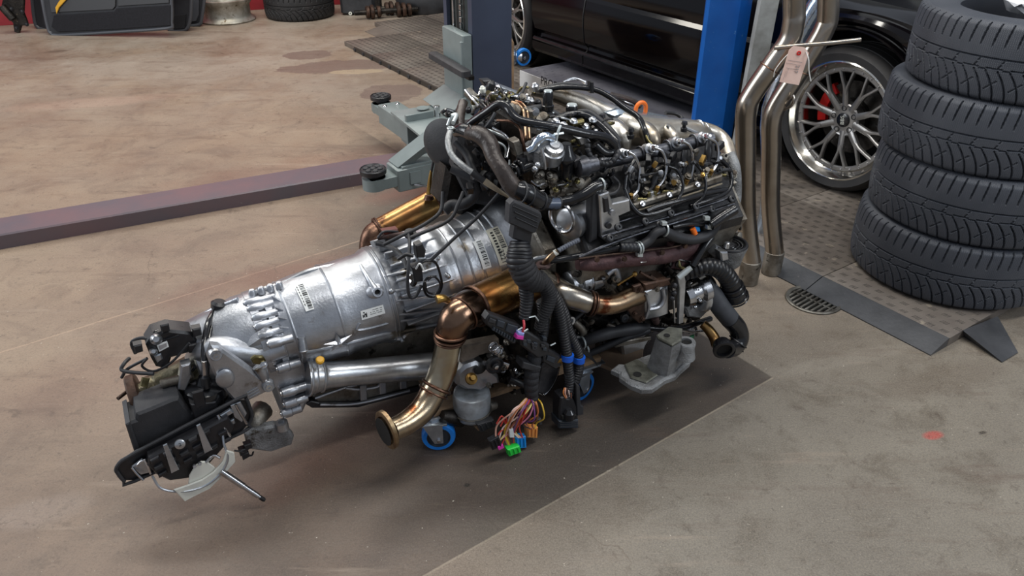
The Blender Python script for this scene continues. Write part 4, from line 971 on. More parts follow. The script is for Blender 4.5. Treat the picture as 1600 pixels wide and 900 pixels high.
# triangular bracket
mb = MB(); mb.tp([(330, 541), (342, 542), (352, 550), (386, 574), (412, 594), (424, 600), (421, 612), (410, 617), (388, 628), (366, 628), (352, 612), (334, 585), (324, 560)], .17, .03, .006)
br = part('selector_bracket', mb, alu)
for u, v in ((337, 554), (419, 603)):
    c = E(u, v, .173); obj('bracket_boss', MB().lathe(c, NX+UP*.2, [(-.01, .017), (.004, .015), (.007, .013)], 20), alu, br); obj('bracket_bolt', MB().lathe(c, NX+UP*.2, [(.006, .0085), (.012, .008), (.012, .004), (.008, .004)], 6), steel, br)
obj('bracket_bore', MB().ball(E(352, 592, .174), .022, .028, .006, 16, X=AX, Y=UP), alu, br)
mb = MB(); 
for k in range(3): mb.tr([(386+k*2, 614+k*3.5, .1715), (402+k*2, 605+k*3.5, .1715)], 1.2, 6, 1)
obj('cast_lettering', mb, alu2, br)
# ident tag plate above
c = E(402, 563, .165); mb = MB().tp([(392, 562), (398, 557), (412, 558), (416, 564), (412, 571), (396, 570)], .168, .012, .003); vp = part('vent_plate', mb, olive); obj('vent_bolt', MB().hexbolt(E(412, 570, .17), NX+UP*.4, .006), steel, vp)
part('breather_stub', MB().tr([(404, 572, .16), (412, 586, .165), (414, 596, .165)], [20, 16, 12], 14, 4), alu, tail)
# foot bracket bottom-left
fb = part('mount_foot', MB().prism([E(u, v, .1) for u, v in ((378, 668), (384, 692), (420, 697), (452, 686), (456, 672), (444, 658), (425, 655), (400, 660))], NX*.03-UP*.0, .006), rawcast)
part('foot_arm', MB().tr([(410, 640, .06), (400, 655, .09), (395, 675, .1)], [34, 30, 24], 12, 4), alud, fb); obj('foot_bush', MB().lathe(E(441, 665, .13), UP, [(-.01, .017), (.012, .016), (.012, .009), (0, .009)], 20), alu2, fb)
# output flange (far left)
oc = E(214, 622, .02); od = (E(300, 592, .02)-oc).normalized()
of = part('output_housing', MB().lathe(oc, od, [(0, .036), (.03, .038), (.032, .045), (.05, .045), (.055, .05), (.10, .055), (.14, .062), (.19, .07), (.24, .075)], 36), mat('oily_output_housing', (128, 122, 104), .32, .85, (84, 78, 60), 14, .4, 80))
obj('output_flange', MB().lathe(oc, -od, [(-.014, .056), (-.01, .062), (.008, .062), (.012, .058), (.012, .044), (-.003, .036), (-.003, .02), (.01, .018), (.014, .012)], 40), rustd, of)
for k in range(6): a = k*pi/3; bx_, by_, _ = basis(od); obj('flange_bolt', MB().hexbolt(oc-od*.008+(bx_*cos(a)+by_*sin(a))*.047, -od, .004), steel, of)
obj('web_rib', MB().tr([(252, 600, .075), (282, 592, .085), (300, 585, .09)], 14, 12, 4), alud, of); obj('oil_pipe', MB().tr([(228, 590, .05), (224, 604, .06)], 12, 8, 2), olive, of); obj('mount_ear', MB().tp([(283, 572), (298, 568), (300, 590), (290, 612), (278, 610)], .1, .03, .004), alu, of)
part('shift_shaft', MB().tr([(184, 623, .03), (206, 606, .0)], 6, 10, 1), rustd, of)
for pts, w_ in (([(202, 560, .0), (194, 568, .02), (190, 578, .03), (208, 582, .05), (240, 584, .08)], 6), ([(190, 590, .02), (200, 576, .03), (230, 560, .05)], 5)): obj('drain_tube', MB().tr(pts, w_, 8, 5), rub, of)
# sensor block on top of the output end
sb = part('selector_sensor', MB().tp([(228, 540), (238, 524), (262, 516), (300, 520), (310, 535), (296, 552), (268, 560), (262, 578), (244, 574), (236, 560)], .06, .06, .006), blk)
obj('sensor_label', MB().tp([(245, 540), (261, 533), (264, 542), (249, 550)], .064, .004, .0005), white, sb); obj('label_field', MB().tp([(248, 541), (260, 536), (261, 541), (250, 547)], .0655, .002, .0003), inkg, sb)
for u, v, r in ((244, 530, .010), (240, 549, .007)): obj('sensor_stud', MB().lathe(E(u, v, .062), NX+UP*.6, [(0, r*1.4), (.01, r), (.014, r*.7)], 14), alu2, sb)
obj('sensor_socket', MB().tp([(240, 556), (252, 553), (255, 562), (246, 568)], .064, .03, .003), zinc, sb)
for i, pts in enumerate(([(212, 552, .02), (206, 535, .02), (222, 528, .03), (240, 532, .05)], [(262, 517, .05), (290, 512, .03), (320, 520, .0), (316, 545, .05), (302, 560, .07)], [(230, 560, .06), (222, 572, .05), (240, 580, .05), (268, 566, .08), (296, 536, .09)], [(300, 520, .02), (318, 530, .04), (312, 560, .06), (300, 580, .08)], [(285, 512, .0), (310, 516, .0), (330, 512, -.02), (344, 520, 0)], [(255, 514, .04), (240, 520, .05), (256, 530, .06), (280, 524, .07)])): obj('sensor_cable', MB().tr(pts, (6, 4, 4, 5, 4, 3)[i], 8, 5), (rub, gloss, rub, gloss, blk, gloss)[i], sb)
for u, v, c_ in ((258, 514, bluer), (301, 545, blk), (308, 520, gloss), (216, 546, gloss)): obj('cable_plug', MB().tp([(u-8, v-5), (u+6, v-8), (u+8, v+4), (u-5, v+8)], .07, .025, .003), blk, sb)
# black dome motor under the cable
c = E(326, 634, .10); dm = part('selector_motor', MB().lathe(c, UP+AX*.05, [(0, .052), (.05, .052), (.062, .049), (.07, .036), (.074, .02), (.09, .012), (.092, .011)], 32), gloss)
obj('motor_clip', MB().tp([(300, 615), (318, 610), (322, 632), (306, 640)], .155, .01, .002), blk, dm)
mb = MB(); mb.tr([(345, 478, -.04), (334, 488, -.01), (324, 508, .04), (319, 540, .09), (318, 568, .12)], 9, 12, 6); mb.tr([(352, 482, -.04), (337, 494, .0), (330, 516, .05), (326, 545, .1), (324, 590, .12)], 6, 10, 6); cb = part('selector_cable', mb, gloss)
obj('cable_sleeve', MB().tr([(319, 564, .12), (320, 592, .12)], 8, 12, 1), steel, cb); obj('cable_plug', MB().lathe(E(342, 480, -.02), UP+AX*.3, [(-.016, .012), (0, .02), (.012, .021), (.018, .014)], 18), blk, cb)
obj('cable_ferrule', MB().tr([(320, 590, .125), (322, 606, .13)], 13, 10, 1), blk, cb)

# ---------------- gear selector hanging from its cable ----------------
sh = thing('gear_selector', 'upturned black gear selector with white quadrant and steel lever hanging at the gearbox end', 'gear selector', E(290, 784, .17))
S0 = .12
def sp2(name, uv, s_, dep, m, ch=.003, par=None): return obj(name, MB().tp(uv, s_, dep, ch), m, par or sh)
hs = sp2('selector_housing', [(198, 662), (206, 688), (214, 712), (250, 700), (330, 655), (374, 634), (368, 626), (340, 630), (336, 634), (300, 644), (290, 636), (280, 622), (270, 624), (232, 640), (213, 647), (212, 657)], S0+.02, .09, blkm, .006)
obj('housing_edge', MB().tp([(196, 664), (203, 660), (219, 706), (211, 710)], S0+.03, .1, .003), blkm, hs); obj('housing_step', MB().tp([(297, 632), (338, 628), (342, 640), (304, 656)], S0+.034, .03, .003), blk, hs)
mb = MB(); fo_ = [(181, 735), (186, 724), (214, 706), (370, 624), (384, 622), (390, 636), (394, 650), (388, 664), (378, 676), (210, 752), (194, 752)]
fpl = sp2('selector_frame', fo_, S0+.045, .014, blk, .004)
obj('frame_rim', MB().tube([E(u, v, S0+.05) for u, v in fo_+fo_[:1]], .0045, 8, 2), blkm, fpl)
mc = sp2('mechanism_body', [(232, 716), (356, 652), (366, 668), (350, 700), (322, 732), (296, 748), (266, 752), (244, 742), (230, 728)], S0+.075, .06, blk, .004)
for k in range(6):
    for j in range(3):
        u, v = 242+k*20+j*6, 720-k*10.5+j*11
        if rb.random() < .85: obj('body_rib', MB().tp([(u-7, v+1), (u+6, v-6), (u+8, v-1), (u-5, v+6)], S0+.083, .012, .002), blkm if (k+j) % 2 else blk, mc)
for u, v in ((262, 717), (314, 686)):
    obj('spring_strip', MB().tp([(u-7, v-20), (u-1, v-23), (u+18, v+17), (u+6, v+23)], S0+.09, .005, .001), zinc, mc)
c = E(281, 693, S0+.085); ck = obj('white_button', MB().lathe(c, NX+UP*.3, [(0, .012), (.006, .012), (.008, .009)], 22), alu2, mc)
text('2', .012, c+(NX+UP*.3).normalized()*.0085, AX, UP*.9-NX*.3, ink, ck, name='numeral')
for q in ([(344, 650), (360, 640), (366, 645), (348, 656)], [(352, 662), (366, 655), (368, 662), (356, 668)]): sp2('zinc_clip', q, S0+.062, .01, zinc, .002)
for q in ([(340, 648, S0+.06), (348, 664, S0+.07), (360, 682, S0+.08)], [(368, 632, S0+.062), (376, 646, S0+.066), (386, 662, S0+.07)], [(206, 730, S0+.06), (214, 740, S0+.068), (224, 750, S0+.075)], [(214, 728, S0+.06), (226, 718, S0+.065), (236, 740, S0+.07)]): obj('fixing_stud', MB().tr(q, 4.5, 8, 2), steel, sh)
sp2('zinc_plate', [(206, 730), (222, 718), (232, 722), (236, 738), (220, 742)], S0+.058, .006, zinc, .001); sp2('zinc_plate', [(360, 634), (376, 628), (386, 646), (378, 660), (366, 652)], S0+.054, .006, zinc, .001)
# white quadrant
q1_ = [(241, 742), (256, 752), (268, 762), (282, 766), (300, 766), (322, 756), (340, 742), (352, 724), (356, 706), (352, 706), (346, 722), (334, 738), (318, 750), (300, 758), (284, 758), (270, 755), (256, 744), (248, 738)]
wq = obj('selector_quadrant', MB().tp([(272, 766), (289, 784), (300, 778), (328, 764), (350, 742), (368, 722), (366, 708), (354, 704), (348, 722), (334, 738), (316, 750), (296, 758)], S0+.10, .006, .0015), cream, sh)
obj('quadrant_plate', MB().tp([(294, 762), (296, 744), (306, 728), (314, 722), (324, 722), (340, 734), (330, 748), (314, 758)], S0+.092, .006, .0015), mat('greasy_white_nylon', (216, 216, 206), .3), wq)
obj('quadrant_rim', MB().tr([(238, 744, S0+.08), (250, 762, S0+.09), (272, 768, S0+.095), (300, 766, S0+.1), (326, 756, S0+.1), (346, 738, S0+.1), (356, 716, S0+.1), (350, 694, S0+.09), (348, 680, S0+.08)], 4, 8, 6), zinc, wq)
for u, v in ((304, 728), (312, 724)): obj('quadrant_peg', MB().lathe(E(u, v, S0+.094), NX+UP*.3, [(0, .005), (.006, .004)], 10), alu2, wq)
obj('return_spring_arm', MB().tr([(322, 722, S0+.09), (334, 712, S0+.09), (344, 716, S0+.1)], 5, 8, 3), steel, wq)
r0, r1_ = E(345, 736, S0+.10), E(408, 778, .255); d_ = (r1_-r0).normalized(); Ln = (r1_-r0).length
lv_ = obj('selector_lever', MB().lathe(r0, d_, [(0, .0085), (Ln*.55, .0082), (Ln*.56, .007), (Ln*.92, .0068), (Ln*.93, .005), (Ln, .005)], 20), steel, sh)
obj('lever_tip', MB().lathe(r1_-d_*.004, d_, [(0, .0055), (.012, .0055), (.016, .004)], 14), ink, lv_)
for u, v in ((380, 708), (388, 700), (384, 714)): sp2('wire_clip', [(u-7, v-3), (u+5, v-7), (u+7, v), (u-4, v+6)], S0+.06, .02, blk, .002)
obj('clip_wire', MB().tr([(366, 704, S0+.06), (378, 706, S0+.06), (392, 712, S0+.05), (396, 706, S0+.05)], 3, 6, 4), blk, sh)
obj('hanging_cable', MB().tube([E(352, 660, S0+.03), E(336, 640, S0+.0), E(324, 626, .11)], .007, 10, 4), blk, sh)
# ================= engine body =================
def pr_(name, sec, a0, a1, m, ch=.006, par=None):
    "cross-section (s,z) run along the engine from a0 to a1"
    return obj(name, MB().prism([L(a0, s_, z_) for s_, z_ in sec], AX*(a1-a0), ch), m, par or EN)
blockm = mat('oily_dark_cast_block', (70, 66, 62), .45, .6, (36, 33, 31), 14, .6, 70, (120, 112, 98), 26, .66)
eb = pr_('engine_block', [(.18, .22), (.2, .34), (.2, .50), (.06, .56), (-.06, .56), (-.2, .50), (-.2, .34), (-.18, .22)], .03, .62, blockm, .01)
pr_('sump', [(.15, .13), (.17, .24), (-.17, .24), (-.15, .13)], .06, .58, blockm, .012)
hd = pr_('cylinder_head', [(.29, .40), (.305, .50), (.15, .655), (.03, .56), (.05, .36)], .07, .62, alud, .006)
hf = pr_('cylinder_head', [(-.29, .40), (-.305, .50), (-.15, .655), (-.03, .56), (-.05, .36)], .03, .56, alud, .006)
pr_('valley_cover', [(.13, .56), (.13, .625), (-.13, .625), (-.13, .56)], .05, .60, blockm, .01)
cv = pr_('cam_cover', [(.312, .495), (.318, .525), (.155, .695), (.12, .68), (.14, .62)], .085, .625, mat('dark_oily_cam_cover', (44, 43, 44), .32, .3, (28, 27, 28), 12, .4, 60), .006)
cvf = pr_('cam_cover', [(-.312, .495), (-.318, .525), (-.155, .695), (-.12, .68), (-.14, .62)], .02, .555, blk, .006)
pr_('bell_flange', [(.19, .2), (.23, .38), (.22, .52), (.1, .6), (-.1, .6), (-.22, .52), (-.23, .38), (-.19, .2)], .0, .045, alud, .006)
obj('flange_bolt', MB().hexbolt(E(876, 360, .23), NX, .008), steel, EN)
fc = pr_('timing_cover', [(.17, .16), (.24, .40), (.30, .50), (.14, .66), (-.14, .66), (-.30, .50), (-.24, .4), (-.17, .16)], .61, .665, alud, .01)
# sealing ledge and bolts along the near cam cover
mb = MB(); mb.tr([(905, 402, .325), (950, 382, .325), (1010, 361, .325), (1080, 340, .325), (1146, 318, .325)], 5, 8, 3); mb.tr([(940, 370, .32), (1000, 352, .32), (1070, 331, .32), (1140, 309, .32)], 4, 8, 3); mb.tr([(950, 352, .30), (1020, 330, .30), (1080, 312, .30), (1136, 296, .3)], 3.5, 8, 3); obj('cover_ledge', mb, railm, cv)
obj('cover_flange', MB().tr([(948, 376, .327), (1010, 356, .328), (1080, 335, .328), (1146, 313, .328)], 9, 8, 3), gloss, cv)
for u, v in ((966, 355), (1008, 346), (1048, 333), (1087, 323), (1143, 311), (953, 372), (1030, 351), (1112, 327)):
    c = E(u, v, .332); b_ = MB().lathe(c, NX*.8+UP*.6, [(-.004, .0105), (.004, .0105), (.006, .007), (.006, .004), (.002, .004)], 16); obj('cover_bolt', b_, blk, cv)
obj('gasket_edge', MB().tr([(992, 330, .305), (1030, 319, .305), (1080, 303, .305), (1128, 287, .305)], 3, 8, 3), mat('tan_gasket_edge', (118, 108, 90), .5), cv)
dk = part('head_deck', MB().tp([(940, 322), (985, 321), (1050, 301), (1130, 273), (1130, 284), (1060, 306), (1000, 326), (944, 342)], .300, .02, .004), alud)
for u, v in ((960, 326), (1004, 318), (1046, 304), (1090, 288)): obj('deck_bolt', MB().hexbolt(E(u, v, .302), NX+UP, .006), steel, dk)
# coloured leftovers of casting: silver stepped plates at the left end of the head
pl_ = part('chain_cover', MB().tp([(936, 305), (952, 300), (958, 318), (984, 312), (986, 330), (968, 338), (972, 368), (950, 380), (940, 372)], .31, .03, .003), alu2)
obj('cover_plate_bolt', MB().lathe(E(956, 332, .312), NX, [(0, .009), (.006, .008)], 12), alu, pl_); obj('cover_plate_bolt', MB().lathe(E(950, 352, .312), NX, [(0, .009), (.006, .008)], 12), blk, pl_)
obj('dark_socket', MB().tp([(943, 310), (951, 308), (954, 330), (945, 333)], .315, .02, .003), blk, pl_)
part('black_bracket', MB().tp([(925, 300), (938, 296), (934, 374), (922, 380)], .30, .03, .004), blkm)
# round casting left of it (pump / throttle)
c = E(890, 338, .22); pd_ = (NX*.35-AX*1.0).normalized()
pm = part('throttle_body', MB().lathe(E(925, 332, .22), pd_, [(-.03, .055), (.0, .056), (.004, .05), (.02, .052), (.024, .046), (.04, .048), (.045, .041), (.08, .040), (.085, .044), (.10, .044), (.104, .038)], 40), alu2)
obj('throttle_ring', MB().torus(E(878, 340, .235), pd_, .040, .005, 36, 8), steel, pm)
mb = MB(); rr_ = random.Random(11)
for k in range(26):
    u, v = 858+rr_.random()*62, 285+rr_.random()*34; c = E(u, v, .17+rr_.random()*.05); mb.knob(c, .008+rr_.random()*.010) if k % 3 else mb.hexbolt(c, NX+UP*1.2, .007)
mb.tr([(862, 300, .2), (880, 296, .21), (905, 290, .2), (918, 280, .19)], 16, 10, 4); mb.tr([(870, 318, .22), (890, 310, .22), (915, 305, .21)], 12, 10, 4)
part('pump_casting', mb, alud)
for u, v in ((868, 296), (884, 288), (902, 283), (916, 300)): obj('casting_bolt', MB().hexbolt(E(u, v, .235), NX+UP, .006), olive, pm)
# ---------------- intake plenum ----------------
ip = MB(); ips = [(828, 142, -.12), (850, 144, -.12), (880, 152, -.1), (915, 166, -.08), (945, 182, -.06), (975, 197, -.03), (1010, 205, -.02), (1050, 205, -.02), (1085, 205, -.02), (1108, 210, -.02)]
ip.tr(ips, [14, 20, 26, 34, 42, 50, 50, 42, 34, 26], 28, 5); pn2 = part('intake_plenum', ip, plen)
for u, v, w_ in ((972, 212, 30), (1018, 214, 28), (1052, 214, 20)):
    c = E(u, v, .05); obj('runner_bulge', MB().tube([c-NX*.05+UP*.012, c-NX*.02+UP*.008, c+NX*.006-UP*.006, c+NX*.02-UP*.035], [W(c, w_)*.5, W(c, w_)*.5, W(c, w_)*.46, W(c, w_)*.3], 20, 4), plen, pn2)
obj('plenum_flat', MB().tp([(950, 178), (970, 172), (1060, 190), (1062, 202), (1000, 200), (960, 192)], -.01, .08, .012), mat('pale_blue_reflective_aluminium', (176, 190, 204), .25, .9), pn2)
obj('plenum_rib', MB().tr([(1042, 196, .03), (1052, 212, .04), (1060, 222, .05)], 4, 8, 3), alu2, pn2)
obj('plenum_rib', MB().tr([(1070, 200, .02), (1085, 206, .04), (1100, 212, .05)], 6, 8, 3), alu2, pn2)
for u, v in ((985, 216), (1068, 205), (940, 195)): obj('plenum_stud', MB().lathe(E(u, v, .08), UP, [(0, .010), (.01, .010), (.012, .006), (.02, .006), (.022, .01), (.03, .008)], 14), blk, pn2)
hg_ = part('front_pipe_elbow', MB().tr([(1085, 198, -.03), (1115, 208, -.01), (1133, 225, .03), (1142, 250, .1), (1146, 280, .16), (1144, 300, .18)], [22, 24, 24, 22, 20, 18], 20, 5), plen)
for u, v in ((1092, 200), (1100, 204)): c = E(u, v, -.02); obj('elbow_collar', MB().torus(c, AX, W(c, 23)/2, .004, 26, 8), alu2, hg_)
mb = MB(); mb.tr([(1140, 240, .17), (1148, 262, .2), (1150, 300, .22), (1147, 330, .24), (1142, 360, .24)], [16, 18, 18, 16, 12], 12, 4); part('front_casting', mb, rawcast, fc)
mb = MB()
for k in range(14): c = E(1128+rr_.random()*24, 240+rr_.random()*130, .18+rr_.random()*.06); mb.knob(c, .009+rr_.random()*.008)
obj('casting_knob', mb, alud, fc)
# three black caps with pale tops
for u, v, w_ in ((856, 154, 16), (859, 186, 18), (893, 175, 19), (917, 190, 9)):
    c = E(u, v+6, .06 if u > 850 else 0); r = W(c, w_)/2
    q = part('injector_cap', MB().lathe(c-UP*.02, UP, [(0, r*1.15), (.012, r*1.2), (.014, r), (.045, r), (.05, r*.85)], 24), gloss); obj('cap_top', MB().lathe(c+UP*.030, UP, [(0, r*.88), (.003, r*.8)], 24), clamp, q)
# orange lifting eye
c = E(1001, 172, -.06); le = part('lifting_eye', MB().tube([c-AX*.017-UP*.02, c-AX*.019, c-AX*.015+UP*.016, c+UP*.024, c+AX*.015+UP*.016, c+AX*.019, c+AX*.017-UP*.02], .0065, 12, 5), orange)
obj('eye_base', MB().tp([(985, 181), (1014, 181), (1016, 190), (984, 190)], -.045, .05, .003), blk, le)
# black wire bundles above the plenum
for pts, w_, m_ in (([(843, 141, -.1), (880, 136, -.08), (924, 139, -.05), (950, 150, -.02), (975, 168, .02), (998, 184, .06), (1008, 205, .1), (1014, 226, .12)], 9, gloss),
    ([(834, 145, -.12), (872, 132, -.12), (905, 133, -.1), (935, 142, -.08), (952, 152, -.04)], 6, rub),
    ([(808, 146, -.14), (816, 137, -.14), (828, 138, -.13), (836, 146, -.1)], 4, olive),
    ([(1008, 205, .1), (1012, 218, .12), (1020, 228, .14)], 5, olive), ([(955, 148, -.1), (972, 152, -.1), (990, 158, -.1), (1000, 166, -.1)], 9, sleeve),
    ([(930, 140, -.16), (960, 150, -.16), (978, 160, -.15), (990, 164, -.14)], 6, steel), ([(1040, 176, -.14), (1056, 178, -.14), (1066, 186, -.12), (1058, 192, -.1)], 6, blk)):
    part('wire_bundle', MB().tr(pts, w_, 10, 6), m_)
mb = MB()
for k in range(5): mb.tr([(880+k*3, 128-k, -.12), (897+k*3, 122+k, -.12), (915, 128+k*1.5, -.11)], 3, 6, 5)
part('braided_strap', mb, steel)
part('bundle_clip', MB().tp([(923, 128), (928, 128), (929, 146), (923, 146)], -.04, .02, .002), blk)
# ---------------- fuel rail and injectors ----------------
fr = part('fuel_rail', MB().tr([(905, 268, .2), (957, 251, .2), (1020, 238, .2), (1060, 228, .2), (1112, 216, .2)], [17, 20, 20, 19, 18], 18, 3), railm)
for u, v in ((977, 243), (1019, 235), (1060, 225), (1101, 217)):
    c = E(u, v-3, .225); d_ = (NX+UP*.5).normalized(); r = W(c, 13)/2
    obj('rail_port', MB().lathe(c-d_*.03, d_, [(0, r*1.5), (.02, r*1.4), (.022, r), (.034, r), (.036, r*.8)], 18), alu2, fr); obj('port_nut', MB().lathe(c+d_*.004, d_, [(0, r*.8), (.012, r*.8), (.014, r*.45), (.02, r*.4)], 6), steel, fr)
for u, v in ((940, 258), (1000, 240), (1042, 230), (1083, 221)): c = E(u, v, .2); obj('rail_collar', MB().torus(c, AX, W(c, 21)/2, .003, 24, 6), railm, fr)
obj('rail_end', MB().tp([(902, 216), (916, 212), (924, 222), (908, 228)], .19, .03, .003), alu2, fr)
lines_ = [[(982, 237), (992, 244), (999, 262), (999, 276), (997, 296), (987, 308)], [(1022, 230), (1034, 236), (1040, 250), (1041, 264), (1037, 280), (1027, 294)], [(1066, 220), (1078, 228), (1082, 244), (1083, 262), (1078, 280), (1070, 288)], [(1104, 214), (1118, 222), (1122, 236), (1121, 252), (1116, 264), (1108, 272)]]
for q in lines_: part('injector_line', MB().tr([(u, v, .255+.006*i) for i, (u, v) in enumerate(q)], 5.2, 12, 7), steel)
for i, (u, v) in enumerate(((985, 308), (1026, 296), (1072, 285), (1110, 270))):
    tp_0 = E(u-2, v-50, .235); bt = E(u-6, v+2, .27); d_ = (bt-tp_0)
    ij = part('fuel_injector', MB().lathe(tp_0, d_, [(0, .008), (.02, .011), (d_.length*.45, .012), (d_.length*.5, .009), (d_.length, .009)], 16), blk)
    obj('injector_nut', MB().lathe(E(u, v, .285), NX*.4+UP, [(-.01, .0065), (.01, .0065)], 6), brass, ij); obj('injector_union', MB().lathe(E(u+8, v+4, .28), AX+NX*.5, [(0, .007), (.018, .007), (.02, .005), (.03, .005)], 10), olive, ij); obj('injector_seat', MB().ball(E(u-2, v+6, .27), .018, .016, .010, 12), alu, ij)
    for k in range(3): obj('clamp_bracket', MB().tp([(u-14+k*5, v+6-k), (u-9+k*5, v+4-k), (u-8+k*5, v+12), (u-13+k*5, v+13)], .29, .012, .002), alu2 if k % 2 else olive, ij)
for pts, w_, m_ in (([(1044, 260, .27), (1058, 266, .28), (1066, 282, .3), (1066, 298, .31), (1054, 318, .32), (1034, 330, .32)], 5, gloss), ([(1086, 254, .27), (1098, 270, .29), (1103, 290, .31), (1098, 308, .32), (1084, 320, .32)], 5, gloss), ([(1122, 246, .26), (1138, 262, .27), (1143, 282, .29), (1136, 300, .31), (1110, 312, .32), (1078, 322, .32)], 7, gloss),
    ([(976, 296, .28), (985, 318, .3), (1000, 334, .32), (1020, 334, .325), (1046, 326, .325)], 8, gloss), ([(976, 296, .28), (980, 270, .26), (992, 250, .24)], 6, gloss), ([(1026, 276, .26), (1020, 292, .27), (1012, 300, .28)], 7, rub), ([(1064, 262, .26), (1056, 280, .27), (1046, 290, .28)], 7, rub), ([(1100, 254, .26), (1112, 246, .25), (1124, 250, .25)], 6, rub), ([(958, 276, .25), (968, 288, .26), (962, 300, .28), (950, 304, .28)], 5, rub), ([(1000, 282, .22), (1020, 262, .22), (1040, 262, .22)], 6, blk),
    ([(1010, 330, .32), (1030, 322, .32), (1068, 312, .32), (1104, 302, .31), (1138, 296, .3)], 9, gloss)):
    part('injector_cable', MB().tr(pts, w_, 10, 6), m_)
mb = MB()
for k in range(34):
    u = 990+rr_.random()*140; v = 318-(u-990)*.33+rr_.uniform(-16, 6); c = E(u, v, .27+rr_.random()*.02)
    if k % 2: mb.hexbolt(c, NX*.7+UP, .005+rr_.random()*.002)
    else: mb.box(c, .02, .012, .012, X=Vector((rr_.random(), rr_.random(), .2)), Y=UP)
obj('head_fastener', mb, alud, cv)
mb = MB()
for k in range(12):
    u = 950+rr_.random()*180; v = 290-(u-950)*.3+rr_.uniform(-24, 4); c = E(u, v, .22+rr_.random()*.03); mb.box(c, .03, .02, .014, X=Vector((rr_.uniform(-1, 1), rr_.random(), .3)), Y=UP)
obj('connector_block', mb, blk, cv)
